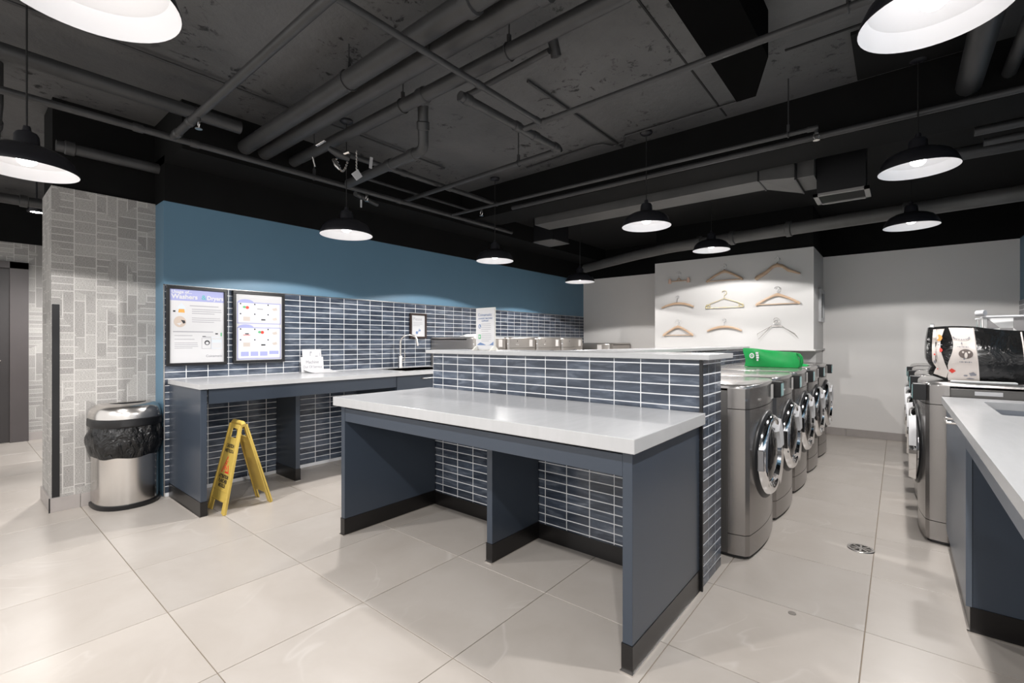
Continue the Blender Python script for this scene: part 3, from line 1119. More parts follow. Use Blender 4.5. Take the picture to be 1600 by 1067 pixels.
patch(m_, 0.52, 0.14, 0.035, 0.04, 9, 0.3)
patch(m_, 0.50, 0.06, 0.04, 0.014, 7, 0.3)
obj('ink_print', m_, INK, pb)
m_ = MB()
patch(m_, 0.46, 0.50, 0.062, 0.085, 20)
em = obj('oval_emblem', m_, mat('warm grey print', (0.14, 0.11, 0.10), 0.6), pb)
m_ = MB()
patch(m_, 0.46, 0.475, 0.014, 0.055, 10, 0, 0.0095)
patch(m_, 0.435, 0.53, 0.010, 0.02, 8, 0, 0.0095)
patch(m_, 0.487, 0.53, 0.010, 0.02, 8, 0, 0.0095)
obj('emblem_figure', m_, TOTEW, em)
obj('piping', MB().tube([on_tote(0.578 - 0.05 * v, 0.01 + 0.96 * v, 0.004) for v in [k / 10 for k in range(11)]], 0.004, 6), TOTEW, tbody)
obj('piping', MB().tube([on_tote(0.955 - 0.02 * v, 0.01 + 0.96 * v, 0.004) for v in [k / 10 for k in range(11)]], 0.004, 6), TOTEW, tbody)
obj('zip_pull', MB().box((0.155, 3.95, 1.318), (0.175, 3.965, 1.34)), CHROME, tb, True, bevel=0.003)

# printed triangle bag behind it
g2 = thing('storage_bin', 'white fabric bin with grey and mint triangle print behind the black bag', 'storage bin', (0.72, 4.42, 0.985))
rr = []
for (z, k) in ((0.002, 0.0), (0.2, 0.01), (0.385, 0.02), (0.40, 0.022)):
    rr.append([(-0.28 - k, -0.20, z), (0.24, -0.20 - k, z), (0.24, 0.16, z), (-0.28 - k, 0.16, z)])
BINW = mat('white bin fabric', (0.86, 0.86, 0.85), 0.75)
gbody = obj('body', MB().rings(rr, cap1=False), BINW, g2)
rt = random.Random(11)
tri = {'grey': MB(), 'mint': MB(), 'charcoal': MB()}
for i_ in range(9):
    for j_ in range(6):
        for h_ in (0, 1):
            c_ = rt.choice(['grey', 'mint', 'charcoal', 'white', 'white', 'grey'])
            if c_ == 'white':
                continue
            a_ = 0.057
            P_ = [(i_, j_), (i_ + 1, j_), (i_ + h_, j_ + 1)] if h_ == 0 else [(i_ + 1, j_), (i_ + 1, j_ + 1), (i_, j_ + 1)]
            fr3 = [(-0.285 + u_ * a_, -0.2016 - 0.05 * (v_ * 0.062) - 0.0008, 0.02 + v_ * 0.062) for u_, v_ in P_]
            tri[c_].add(fr3, [(0, 1, 2)])
            sd3 = [(-0.2816 - 0.05 * (v_ * 0.062) - 0.0008, -0.20 + u_ * 0.039, 0.02 + v_ * 0.062) for u_, v_ in P_]
            tri[c_].add(sd3, [(0, 2, 1)])
for c_, rgb in (('grey', (0.30, 0.29, 0.29)), ('mint', (0.36, 0.52, 0.50)), ('charcoal', (0.08, 0.075, 0.075))):
    q_ = obj('triangle_print', tri[c_], mat(c_ + ' triangle print', rgb, 0.75), gbody)
    q_['kind'] = 'stuff'
obj('rim', MB().tube([(-0.302, -0.222, 0.40), (0.24, -0.222, 0.40), (0.24, 0.16, 0.40), (-0.302, 0.16, 0.40)], 0.008, 8, closed=True), PAPER, g2)
obj('toggle', MB().tube([(-0.33, -0.20, 0.424), (-0.295, -0.23, 0.427)], 0.018, 10), PAPER, g2, smooth=60)
tr_ = MB().box((0.245, 3.835, 0.987), (0.52, 3.91, 0.995))
tag(obj('paper_leaflet', tr_, PAPER, bevel=0.001), 'flat white leaflet on the front edge of the nearest right washer', 'leaflet')
tag(obj('rating_label', MB().box((0.345, 3.8235, 0.915), (0.46, 3.8285, 0.938)), PAPER), 'small white rating label on the side of the nearest right washer', 'label')

# ------------------------------------------------------------------ trash can
tc_ = thing('trash_can', 'half-round stainless steel trash can with black liner beside the papered column', 'trash can', (-4.66, 0.89, 0))


def dshape(hw_, d_, z, n=22, back=0.0):
    pts = [(back, -hw_, z)]
    for k in range(1, n):
        t = -pi / 2 + pi * k / n
        e_ = 0.72
        cx_ = abs(cos(t)) ** e_
        sy_ = (abs(sin(t)) ** 0.9) * (1 if sin(t) > 0 else -1)
        pts.append((back + (d_ - back) * cx_, hw_ * sy_, z))
    pts.append((back, hw_, z))
    return pts


obj('base_ring', MB().rings([dshape(0.205, 0.315, 0.0), dshape(0.208, 0.318, 0.006), dshape(0.208, 0.318, 0.03), dshape(0.204, 0.313, 0.034)]), BLACK, tc_, smooth=30)
obj('body', MB().rings([dshape(0.198, 0.305, 0.03), dshape(0.198, 0.305, 0.60)]), STEEL, tc_, smooth=30)
rg = []
rz_ = random.Random(3)
for j in range(15):
    t = j / 14
    z = 0.375 + 0.245 * t
    d0 = dshape(0.203 + 0.020 * sin(pi * min(1, t * 1.1)) + 0.008 * t, 0.312 + 0.020 * sin(pi * min(1, t * 1.1)) + 0.008 * t, z, 40)
    o_ = []
    for i, (x_, y_, z_) in enumerate(d0):
        q = 0.006 * sin(i * 0.9 + 5 * t) + 0.005 * sin(i * 2.1 - 9 * t) + rz_.uniform(-0.002, 0.002)
        q *= (0.3 + 0.9 * t)
        L = math.hypot(x_, y_) or 1
        o_.append((max(0.0, x_ + q * x_ / L), y_ + q * y_ / L, z_ + (0.006 * sin(i * 0.55) if j == 0 else 0)))
    rg.append(o_)
obj('liner', MB().rings(rg, cap0=False, cap1=False), LINER, tc_, smooth=80)
obj('rim_band', MB().rings([dshape(0.218, 0.328, 0.60), dshape(0.222, 0.333, 0.61), dshape(0.220, 0.330, 0.655), dshape(0.214, 0.322, 0.66)]), BLACK, tc_, smooth=30)
prof = [(0.0, 0.655), (0.002, 0.69), (0.012, 0.725), (0.035, 0.752), (0.065, 0.764), (0.095, 0.766)]
lidr = [dshape(0.214 - q, 0.322 - q, z, 30, min(0.03, q * 0.6)) for q, z in prof]
lidr += [[(0.10 + 0.075 * (p_[0] - 0.16) / 0.16, p_[1] * 0.7, 0.762) for p_ in lidr[0]]]
hole = [(0.15 + (p_[0] - 0.14) * 0.42, p_[1] * 0.56, 0.764) for p_ in lidr[0]]
lidr[-1] = hole
obj('lid', MB().rings(lidr, cap0=False, cap1=False), STEEL, tc_, smooth=50)
obj('opening', MB().rings([[(a_, b_, 0.764) for a_, b_, c_ in hole], [(a_, b_, 0.70) for a_, b_, c_ in hole]], cap0=False), BLACK, tc_, smooth=30)

# ------------------------------------------------------------------ wet floor sign
wf = thing('wet_floor_sign', 'yellow folding wet floor sign standing before the left counter', 'floor sign', (-3.8, 1.4, 0))
A0, A1 = Vector((-3.935, 1.245, 0)), Vector((-3.665, 1.262, 0))
B0, B1 = Vector((-3.945, 1.575, 0)), Vector((-3.70, 1.585, 0))
T0, T1 = Vector((-3.895, 1.385, 0.615)), Vector((-3.705, 1.385, 0.615))


def sign_leaf(P0, P1, Q0, Q1, nrm, parent, face):
    """tapered leaf from feet P to top Q, moulded rim, handle slot, foot notch"""
    def at(u, v, d=0.0):
        a_ = P0.lerp(Q0, v)
        b_ = P1.lerp(Q1, v)
        return a_.lerp(b_, u) + nrm * d
    mb_ = MB()
    cells_ = [((0, 0), (0.22, 0.12)), ((0.78, 0), (1, 0.12)), ((0, 0.12), (1, 0.84)), ((0, 0.84), (0.25, 0.95)), ((0.75, 0.84), (1, 0.95)), ((0, 0.95), (1, 1.0))]
    for (u0, v0), (u1, v1) in cells_:
        vs = [at(u, v, d) for d in (0, 0.007) for u, v in ((u0, v0), (u1, v0), (u1, v1), (u0, v1))]
        mb_.add(vs, [(3, 2, 1, 0), (4, 5, 6, 7), (0, 1, 5, 4), (1, 2, 6, 5), (2, 3, 7, 6), (3, 0, 4, 7)])
    lf = obj('leaf', mb_, YELLOW, parent, True)
    rim = MB()
    for u in (0.0, 1.0):
        k = 0.05 if u == 0 else -0.05
        vs = [at(u, 0, -0.004), at(u + k, 0, -0.004), at(u + k, 0, 0.018), at(u, 0, 0.018), at(u, 1, -0.004), at(u + k, 1, -0.004), at(u + k, 1, 0.018), at(u, 1, 0.018)]
        rim.add(vs, [(3, 2, 1, 0), (4, 5, 6, 7), (0, 1, 5, 4), (1, 2, 6, 5), (2, 3, 7, 6), (3, 0, 4, 7)])
    obj('rim', rim, YELLOW, lf)
    rib = MB()
    for v in (0.13, 0.235, 0.83):
        vs = [at(0.05, v, 0.005), at(0.95, v, 0.005), at(0.95, v + 0.008, 0.005), at(0.05, v + 0.008, 0.005), at(0.05, v, 0.011), at(0.95, v, 0.011), at(0.95, v + 0.008, 0.011), at(0.05, v + 0.008, 0.011)]
        rib.add(vs, [(3, 2, 1, 0), (4, 5, 6, 7), (0, 1, 5, 4), (1, 2, 6, 5), (2, 3, 7, 6), (3, 0, 4, 7)])
    obj('rib', rib, YELLOW, lf)
    return lf, at


nf = (A1 - A0).cross(T0 - A0).normalized()
if nf.y > 0:
    nf = -nf
nb = (B1 - B0).cross(T0 - B0).normalized()
if nb.y < 0:
    nb = -nb
lf, atf = sign_leaf(A0, A1, T0, T1, nf, wf, True)
lb, atb = sign_leaf(B0, B1, T0 + Vector((0, 0.02, 0)), T1 + Vector((0, 0.02, 0)), nb, wf, False)
obj('hinge_cap', MB().tube([T0 + Vector((-0.004, 0.01, 0.0)), T0 + Vector((0.015, 0.01, 0.014)), T1 + Vector((-0.015, 0.01, 0.014)), T1 + Vector((0.004, 0.01, 0.0))], 0.016, 10), YELLOW, wf, True, smooth=50)
Uf = (A1 - A0).normalized()
Vf = (T0.lerp(T1, .5) - A0.lerp(A1, .5)).normalized()
for s_, v, sz in (('CAUTION', 0.725, 0.036), ('WET FLOOR', 0.668, 0.034), ('ATTENTION', 0.375, 0.036), ('PLANCHER', 0.325, 0.036), ('MOUILLÉ', 0.275, 0.036)):
    text('lettering', s_, sz, DARKINK, lf, atf(0.5, v, 0.010) - wf.location * 0, Uf, Vf, 'CENTER', 0.0012, 0.72).location = (0, 0, 0)
m_ = MB()
tri_o = [atf(0.23, 0.435, 0.009), atf(0.77, 0.435, 0.009), atf(0.5, 0.635, 0.009)]
tri_i = [atf(0.31, 0.455, 0.009), atf(0.69, 0.455, 0.009), atf(0.5, 0.600, 0.009)]
m_.add(tri_o + tri_i, [(0, 1, 4, 3), (1, 2, 5, 4), (2, 0, 3, 5)])
st = [atf(0.56, 0.575, 0.0095), atf(0.56, 0.545, 0.0095), atf(0.46, 0.50, 0.0095), atf(0.60, 0.50, 0.0095), atf(0.46, 0.465, 0.0095)]
m_.tube([atf(0.545, 0.572, 0.009), atf(0.56, 0.565, 0.009)], 0.007, 8)
m_.tube([atf(0.54, 0.55, 0.009), atf(0.47, 0.51, 0.009), atf(0.56, 0.49, 0.009), atf(0.55, 0.465, 0.009)], 0.0045, 6)
m_.tube([atf(0.47, 0.51, 0.009), atf(0.42, 0.47, 0.009)], 0.0045, 6)
m_.tube([atf(0.53, 0.545, 0.009), atf(0.42, 0.545, 0.009)], 0.0035, 6)
obj('warning_triangle', m_, REDINK, lf)

# ------------------------------------------------------------------ posters, frames, small signs


def framed(name, label, y0, y1, z0, z1, w, frame_mat, cat='poster', dep=0.022):
    t = thing(name, label, cat, (XW + 0.011, (y0 + y1) / 2, z0))
    b = Board((XW + 0.011, y0, z1), (0, 1, 0), (0, 0, 1))
    W_, H_ = y1 - y0, z1 - z0
    mb_ = MB()
    b.frame(mb_, 0, 0, W_, H_, w, 0.0, dep)
    obj('frame', mb_, frame_mat, t, True, bevel=0.0015)
    mb_ = MB()
    b.slab(mb_, w, w, W_ - w, H_ - w, 0.0, 0.008)
    sh = obj('sheet', mb_, PAPER, t, True)
    b.O = b.O + b.N * 0.008
    return t, b, W_, H_, sh


def child(parent_sheet, name, mb_, m):
    o = obj(name, mb_, m, parent_sheet)
    if name.endswith(('_print', '_lines', '_bands', '_ground')):
        o['kind'] = 'stuff'
    return o


t, b, W_, H_, sh = framed('poster', 'black framed poster with lavender heading about washers and dryers', 1.112, 1.545, 1.035, 1.675, 0.022, BLACK)
w = 0.022
m_ = MB(); b.rect(m_, w, w, W_ - w, w + 0.093); child(sh, 'heading_band', m_, LAV2 if False else mat('mid lavender print', (0.30, 0.32, 0.55), 0.5))
b.text('Usage of...', 0.035, 0.055, 0.034, PAPER, sh, bold=0.0008).location = (0, 0, 0)
b.text('Washers', 0.035, 0.098, 0.050, PAPER, sh, bold=0.0015).location = (0, 0, 0)
b.text('&', 0.243, 0.098, 0.054, TEALINK, sh, bold=0.001).location = (0, 0, 0)
b.text('Dryers', 0.283, 0.098, 0.047, PAPER, sh, bold=0.0015, xs=0.93).location = (0, 0, 0)
m_ = MB()
b.rect(m_, 0.16, 0.150, 0.37, 0.156)
b.lines(m_, 0.175, 0.178, 0.395, 3, 0.017, 0.005)
b.lines(m_, 0.175, 0.250, 0.39, 3, 0.016, 0.004)
b.rect(m_, 0.045, 0.362, 0.33, 0.369)
b.lines(m_, 0.055, 0.395, 0.22, 1, 0.017, 0.004)
b.lines(m_, 0.055, 0.425, 0.24, 1, 0.017, 0.004)
b.lines(m_, 0.055, 0.455, 0.22, 4, 0.014, 0.004)
b.rect(m_, 0.25, 0.405, 0.315, 0.409)
child(sh, 'print_lines', m_, INKL)
m_ = MB(); b.poly(m_, [(0.075, 0.215), (0.13, 0.215), (0.128, 0.165), (0.103, 0.132), (0.078, 0.165)]); b.rect(m_, 0.318, 0.405, 0.395, 0.505); child(sh, 'drawing_ground', m_, mat('pale blue print', (0.55, 0.60, 0.66), 0.5))
m_ = MB(); b.poly(m_, [(0.080, 0.212), (0.126, 0.212), (0.122, 0.183), (0.084, 0.183)], 0.0012); child(sh, 'drawing_flame', m_, mat('amber print', (0.62, 0.33, 0.08), 0.5))
m_ = MB(); b.oval(m_, 0.092, 0.285, 0.042, 0.045, 0.0006); child(sh, 'round_drawing', m_, mat('tan print', (0.50, 0.42, 0.36), 0.5))
m_ = MB(); b.poly(m_, [(0.098, 0.27), (0.126, 0.275), (0.13, 0.295), (0.115, 0.30)], 0.0012); b.rect(m_, 0.045, 0.195, 0.062, 0.208); b.oval(m_, 0.285, 0.455, 0.020, 0.020, 0.0006); b.rect(m_, 0.25, 0.40, 0.275, 0.404, 0.0012); b.rect(m_, 0.345, 0.375, 0.365, 0.385, 0.0012); child(sh, 'dark_print', m_, DARKINK)
m_ = MB(); b.oval(m_, 0.285, 0.458, 0.012, 0.012, 0.0012); b.poly(m_, [(0.07, 0.30), (0.11, 0.29), (0.09, 0.315)], 0.0014); b.rect(m_, 0.322, 0.41, 0.391, 0.43, 0.0012); b.rect(m_, 0.322, 0.455, 0.391, 0.50, 0.0012); child(sh, 'white_print', m_, PAPER)
m_ = MB(); b.rect(m_, 0.385, 0.37, 0.395, 0.40, 0.0012); child(sh, 'green_print', m_, GREENINK)
m_ = MB(); b.frame(m_, 0.245, 0.415, 0.315, 0.505, 0.002, 0.0004, 0.001); child(sh, 'outline', m_, INKL)
b.text('Coinamatic', 0.275, 0.575, 0.027, INK, sh).location = (0, 0, 0)

t, b, W_, H_, sh = framed('poster', 'black framed poster of small step pictures with lavender bands, right one of the pair', 1.592, 2.035, 1.04, 1.675, 0.024, BLACK)
m_ = MB()
b.rect(m_, 0.045, 0.105, 0.40, 0.27)
b.rect(m_, 0.045, 0.325, 0.40, 0.585)
child(sh, 'panel_ground', m_, mat('very pale lavender', (0.68, 0.69, 0.80), 0.5))
m_ = MB()
b.rect(m_, 0.035, 0.095, 0.41, 0.102, 0.0012); b.rect(m_, 0.035, 0.100, 0.042, 0.285, 0.0012); b.rect(m_, 0.403, 0.10, 0.41, 0.285, 0.0012); b.rect(m_, 0.035, 0.28, 0.41, 0.286, 0.0012)
b.rect(m_, 0.035, 0.318, 0.41, 0.325, 0.0012); b.rect(m_, 0.035, 0.32, 0.042, 0.600, 0.0012); b.rect(m_, 0.403, 0.32, 0.41, 0.600, 0.0012); b.rect(m_, 0.035, 0.595, 0.41, 0.603, 0.0012)
b.oval(m_, 0.105, 0.098, 0.065, 0.028, 0.0014, 0, pi); b.oval(m_, 0.105, 0.321, 0.065, 0.028, 0.0014, 0, pi)
for u in (0.065, 0.145, 0.225):
    b.rect(m_, u, 0.535, u + 0.065, 0.575, 0.0014)
b.rect(m_, 0.305, 0.530, 0.390, 0.562, 0.0014)
child(sh, 'lavender_bands', m_, mat('soft lavender print', (0.32, 0.34, 0.58), 0.5))
m_ = MB()
for v in (0.115, 0.20, 0.335, 0.43):
    for u in (0.062, 0.18, 0.295):
        q_ = MB(); b.rect(q_, u, v, u + 0.092, v + 0.072, 0.0012); child(sh, 'step_picture', q_, mat('pale grey print', (0.60, 0.60, 0.62), 0.5))
b.rect(m_, 0.045, 0.045, 0.30, 0.053, 0.0012); b.rect(m_, 0.31, 0.045, 0.395, 0.051, 0.0012)
child(sh, 'print_lines', m_, mat('pale grey print', (0.60, 0.60, 0.62), 0.5))
m_ = MB()
b.oval(m_, 0.118, 0.143, 0.014, 0.014, 0.0016); b.oval(m_, 0.245, 0.362, 0.014, 0.014, 0.0016); b.rect(m_, 0.085, 0.385, 0.14, 0.390, 0.0016)
child(sh, 'red_print', m_, REDINK)
m_ = MB()
for u, v in ((0.062, 0.112), (0.18, 0.112), (0.295, 0.112), (0.062, 0.20), (0.18, 0.20), (0.295, 0.20), (0.062, 0.335), (0.18, 0.335), (0.295, 0.335), (0.062, 0.43), (0.18, 0.43), (0.295, 0.43)):
    b.oval(m_, u, v, 0.007, 0.007, 0.0016, n=8)
b.rect(m_, 0.235, 0.242, 0.272, 0.254, 0.0016); b.rect(m_, 0.235, 0.470, 0.272, 0.482, 0.0016); b.rect(m_, 0.20, 0.150, 0.25, 0.154, 0.0016); b.rect(m_, 0.10, 0.372, 0.13, 0.382, 0.0016)
child(sh, 'dark_print', m_, DARKINK)
m_ = MB()
for v in (0.145, 0.235, 0.365, 0.46):
    b.poly(m_, [(0.33, v), (0.37, v - 0.012), (0.378, v + 0.012), (0.345, v + 0.018)], 0.0016)
b.rect(m_, 0.085, 0.225, 0.14, 0.262, 0.0016); b.rect(m_, 0.085, 0.455, 0.14, 0.49, 0.0016)
child(sh, 'tan_print', m_, mat('light tan print', (0.52, 0.46, 0.42), 0.5))
m_ = MB(); b.oval(m_, 0.094, 0.140, 0.014, 0.010, 0.0016); b.oval(m_, 0.222, 0.360, 0.014, 0.010, 0.0016); child(sh, 'green_print', m_, GREENINK)

t, b, W_, H_, sh = framed('framed_notice', 'small dark brown framed notice hanging above the faucet', 3.505, 3.752, 1.268, 1.568, 0.022, FRAMEBR, 'picture')
b.text('Please', 0.045, 0.085, 0.055, INKL, sh).location = (0, 0, 0)
m_ = MB()
b.lines(m_, 0.05, 0.11, 0.19, 3, 0.018, 0.004)
child(sh, 'print_lines', m_, INKL)
m_ = MB()
b.oval(m_, 0.105, 0.232, 0.018, 0.018); b.oval(m_, 0.150, 0.205, 0.012, 0.012); b.poly(m_, [(0.12, 0.222), (0.14, 0.18), (0.145, 0.182), (0.128, 0.226)])
child(sh, 'small_drawing', m_, BLUEINK)

# standing support sign on the half wall cap
ss = thing('tabletop_sign', 'white acrylic support sign standing on the half wall cap', 'sign', (-2.29, 2.5, HZ + 0.026))
SX0, SX1 = -2.405, -2.225


# placed from its own width: 0.2 m wide, 0.29 m high
b = Board((SX0, 2.50, HZ + 0.026 + 0.305), (1, 0, 0), (0, 0, 1))
Wd = SX1 - SX0
m_ = MB(); b.slab(m_, 0, 0, Wd, 0.300, -0.004, 0); pn = obj('panel', m_, PAPER, ss, True, bevel=0.001)
m_ = MB(); b.slab(m_, -0.006, -0.004, Wd + 0.006, 0.304, -0.006, -0.004); obj('holder', m_, ACRYL, ss, True)
obj('foot', MB().prism([(2.455, HZ + 0.0265), (2.545, HZ + 0.0265), (2.51, HZ + 0.055), (2.49, HZ + 0.055)], 'x', SX0 - 0.004, SX0 + 0.012), ACRYL, ss, True)
obj('foot', MB().prism([(2.455, HZ + 0.0265), (2.545, HZ + 0.0265), (2.51, HZ + 0.055), (2.49, HZ + 0.055)], 'x', SX1 - 0.012, SX1 + 0.004), ACRYL, ss, True)
b.text('Coinamatic', Wd * 0.48, 0.056, 0.030, BLUEINK, pn, 'CENTER').location = (0, 0, 0)
b.text('LAUNDRY MACHINE', Wd * 0.5, 0.078, 0.015, BLUEINK, pn, 'CENTER', 0.0003).location = (0, 0, 0)
b.text('SUPPORT', Wd * 0.5, 0.097, 0.017, BLUEINK, pn, 'CENTER', 0.0003).location = (0, 0, 0)
m_ = MB(); b.lines(m_, 0.050, 0.112, 0.145, 5, 0.013, 0.003); b.lines(m_, 0.052, 0.184, 0.150, 5, 0.013, 0.003); obj('print_lines', m_, INKL, pn)
m_ = MB(); b.oval(m_, 0.035, 0.130, 0.013, 0.016); b.poly(m_, [(0.012, 0.262), (0.04, 0.248), (0.07, 0.256), (0.10, 0.268), (0.13, 0.266), (0.155, 0.252), (0.17, 0.24), (0.17, 0.268), (0.012, 0.268)]); obj('blue_print', m_, BLUEINK, pn)
m_ = MB(); b.poly(m_, [(0.030, 0.122), (0.036, 0.12), (0.036, 0.130), (0.044, 0.138), (0.040, 0.142), (0.030, 0.135)], 0.0014); obj('handset_mark', m_, PAPER, pn)
m_ = MB(); b.slab(m_, 0.022, 0.190, 0.046, 0.222, 0, 0.0006); obj('green_print', m_, GREENINK, pn)
m_ = MB(); b.oval(m_, 0.034, 0.206, 0.007, 0.009, 0.0014); obj('white_print', m_, PAPER, pn)

# out of service note on the left counter
nt = thing('paper_sign', 'white folded note reading out of service leaning on the tile behind the counter', 'sign', (-4.40, 2.3, 0.93))
U_ = Vector((0.12, 1, 0)).normalized()
O_ = Vector((-4.43, 2.17, 1.155))
b = Board(O_, U_, Vector((-0.12, 0, 1)).normalized())
m_ = MB(); b.slab(m_, 0.02, 0.0, 0.20, 0.225, -0.004, -0.002); bk = obj('back_sheet', m_, PAPER, nt, True)
m_ = MB(); b.rect(m_, 0.090, 0.030, 0.096, 0.065, -0.0012); b.oval(m_, 0.10, 0.030, 0.010, 0.008, -0.0012, n=8); b.rect(m_, 0.14, 0.065, 0.165, 0.075, -0.0012); b.rect(m_, 0.185, 0.035, 0.189, 0.07, -0.0012); obj('grey_print', m_, INKL, bk)
m_ = MB(); b.slab(m_, 0.0, 0.075, 0.215, 0.225, 0.0, 0.002); fs_ = obj('front_sheet', m_, PAPER, nt, True)
b.O = b.O + b.N * 0.002
b.text('Machine', 0.108, 0.140, 0.044, INK, fs_, 'CENTER', xs=0.85).location = (0, 0, 0)
b.text('Out Of Service', 0.108, 0.185, 0.038, INK, fs_, 'CENTER', xs=0.78).location = (0, 0, 0)
cv = MB()
rg = []
for k in range(9):
    t = k / 8
    base = Vector((-4.40 + 0.17 * t, 2.19 + 0.03 * t, 0.9335 + 0.026 * (1 - t) ** 2))
    rg.append([base, base + Vector((0.02, 0.25, 0)), base + Vector((0.02, 0.25, -0.0015)), base + Vector((0, 0, -0.0015))])
cv.rings(rg)
obj('curled_sheet', cv, PAPER, nt, True, smooth=50)

# frame on the side of the hanger wall
t = thing('wall_frame', 'narrow white frame with black panel on the side of the hanger wall', 'frame', (-0.775, 7.2, 1.475))
b = Board((-0.775, 7.02, 1.90), (0, 1, 0), (0, 0, 1))
m_ = MB(); b.frame(m_, 0, 0, 0.36, 0.42, 0.05, 0, 0.03); obj('frame', m_, PAPER, t, True, bevel=0.003)
m_ = MB(); b.slab(m_, 0.05, 0.05, 0.31, 0.37, 0.0, 0.01); obj('panel', m_, BLACK, t, True)

# ------------------------------------------------------------------ clothes hangers on the wall
HY = 6.575


def hook(mb_, z0, r=0.030, rad=0.0028, stem=0.03, flip=1):
    pts = [(0, 0, z0), (0, 0, z0 + stem)]
    for k in range(11):
        t = -pi / 2 + 1.42 * pi * k / 10
        pts.append((flip * (r * cos(t)), 0, z0 + stem + r + r * sin(t)))
    mb_.tube(pts, rad, 8)
    return mb_


def ribbon(mb_, pts, hw_, dp=0.009):
    """flat strip in the xz plane with depth 2*dp"""
    rg_ = []
    n = len(pts)
    for i, (x_, z_) in enumerate(pts):
        a_ = pts[max(0, i - 1)]
        c_ = pts[min(n - 1, i + 1)]
        dx, dz = c_[0] - a_[0], c_[1] - a_[1]
        L = math.hypot(dx, dz)
        nx, nz = -dz / L, dx / L
        h = hw_[i] if isinstance(hw_, (list, tuple)) else hw_
        rg_.append([(x_ + nx * h * q, s2 * dp, z_ + nz * h * q) for q, s2 in ((-1, -0.6), (-0.6, -1), (0.6, -1), (1, -0.6), (1, 0.6), (0.6, 1), (-0.6, 1), (-1, 0.6))])
    mb_.rings(rg_)
    return mb_


def hanger(label, x, z, kind, w=0.225, rot=0.0):
    t = thing('clothes_hanger', label, 'hanger', (x, HY - 0.016, z))
    t['group'] = 'hangers displayed on the pale wall'
    if kind == 'suit':
        obj('arms', ribbon(MB(), [(-w, -0.115), (-w * 0.93, -0.095), (-w * 0.5, -0.035), (-0.04, 0.0), (0, 0.012), (0.04, 0.0), (w * 0.5, -0.035), (w * 0.93, -0.095), (w, -0.115)], [0.012, 0.014, 0.013, 0.015, 0.02, 0.015, 0.013, 0.014, 0.012]), WOOD, t, smooth=40)
        obj('trouser_bar', MB().tube([(-w * 0.93, 0, -0.105), (w * 0.93, 0, -0.105)], 0.006, 8), WOOD, t, smooth=50)
        obj('hook', hook(MB(), 0.02), CHROME, t, smooth=60)
    elif kind == 'curved':
        pts = [(w * (k / 8 * 2 - 1), -0.055 * (k / 8 * 2 - 1) ** 2) for k in range(9)]
        obj('arms', ribbon(MB(), pts, [0.010, 0.013, 0.014, 0.015, 0.016, 0.015, 0.014, 0.013, 0.010]), WOOD, t, smooth=40)
        obj('hook', hook(MB(), 0.01, 0.024, stem=0.05), CHROME, t, smooth=60)
    elif kind == 'broad':
        obj('arms', ribbon(MB(), [(-w, -0.115), (-w * 0.9, -0.095), (-w * 0.5, -0.04), (-0.05, 0.025), (0, 0.04), (0.06, 0.02), (w * 0.5, -0.035), (w, -0.085)], [0.016, 0.024, 0.020, 0.018, 0.022, 0.018, 0.017, 0.010], 0.014), WOOD, t, smooth=40)
        obj('hook', hook(MB(), 0.05, 0.028), CHROME, t, smooth=60)
    elif kind == 'clip':
        obj('bar', MB().tube([(-0.15, 0, -0.035), (0.15, 0, -0.035)], 0.007, 8).tube([(-0.03, 0, -0.03), (0, 0, 0.005), (0.03, 0, -0.03)], 0.007, 8), WOOD, t, smooth=50)
        for sx_ in (-0.13, 0.13):
            c_ = obj('clip', ribbon(MB(), [(sx_, 0.0), (sx_ + 0.004, -0.03), (sx_, -0.065)], [0.014, 0.018, 0.022], 0.010), mat('pink wood clip', (0.62, 0.42, 0.33), 0.4), t)
            obj('spring', MB().tube([(sx_ - 0.02, 0, -0.015), (sx_ + 0.02, 0, -0.015)], 0.004, 6), CHROME, c_)
        obj('hook', hook(MB(), 0.005, 0.030), CHROME, t, smooth=60)
    elif kind == 'tube':
        p_ = [(-0.235, 0, -0.12), (-0.24, 0, -0.10), (-0.16, 0, -0.055), (0, 0, 0.0), (0.16, 0, -0.055), (0.24, 0, -0.10), (0.235, 0, -0.12)]
        obj('frame', MB().tube(p_, 0.0045, 8, closed=True), GOLD, t, smooth=60)
        for sx_ in (-0.205, 0.205):
            obj('end_loop', MB().tube([(sx_ + 0.028 * cos(a_), 0, -0.095 + 0.022 * sin(a_)) for a_ in [2 * pi * k / 12 for k in range(12)]], 0.004, 8, closed=True), GOLD, t, smooth=60)
        obj('hook', hook(MB(), 0.0, 0.030, 0.0035, 0.045), GOLD, t, smooth=60)
    elif kind == 'wire':
        obj('frame', MB().tube([(-0.05, 0, 0.0), (-0.215, 0, -0.10), (-0.20, 0, -0.17), (-0.06, 0, -0.005)], 0.003, 6).tube([(0.05, 0, 0.0), (0.20, 0, -0.10), (0.235, 0, -0.155), (0.19, 0, -0.10), (0.06, 0, -0.004)], 0.003, 6), SATIN, t, smooth=60)
        obj('hook_plate', MB().tube([(-0.06, 0, 0.0), (0.06, 0, 0.0)], 0.005, 6).tube([(0.028 * cos(a_), 0, 0.035 + 0.028 * sin(a_)) for a_ in [2 * pi * k / 12 for k in range(12)]], 0.003, 6, closed=True), SATIN, t)
        obj('hook', hook(MB(), 0.0, 0.034), SATIN, t, smooth=60)
    obj('peg', MB().tube([(0.0, 0.0, 0.075), (0.0, 0.016, 0.075)], 0.004, 6), CHROME, t)
    t.rotation_euler = (0, rot, 0)
    return t


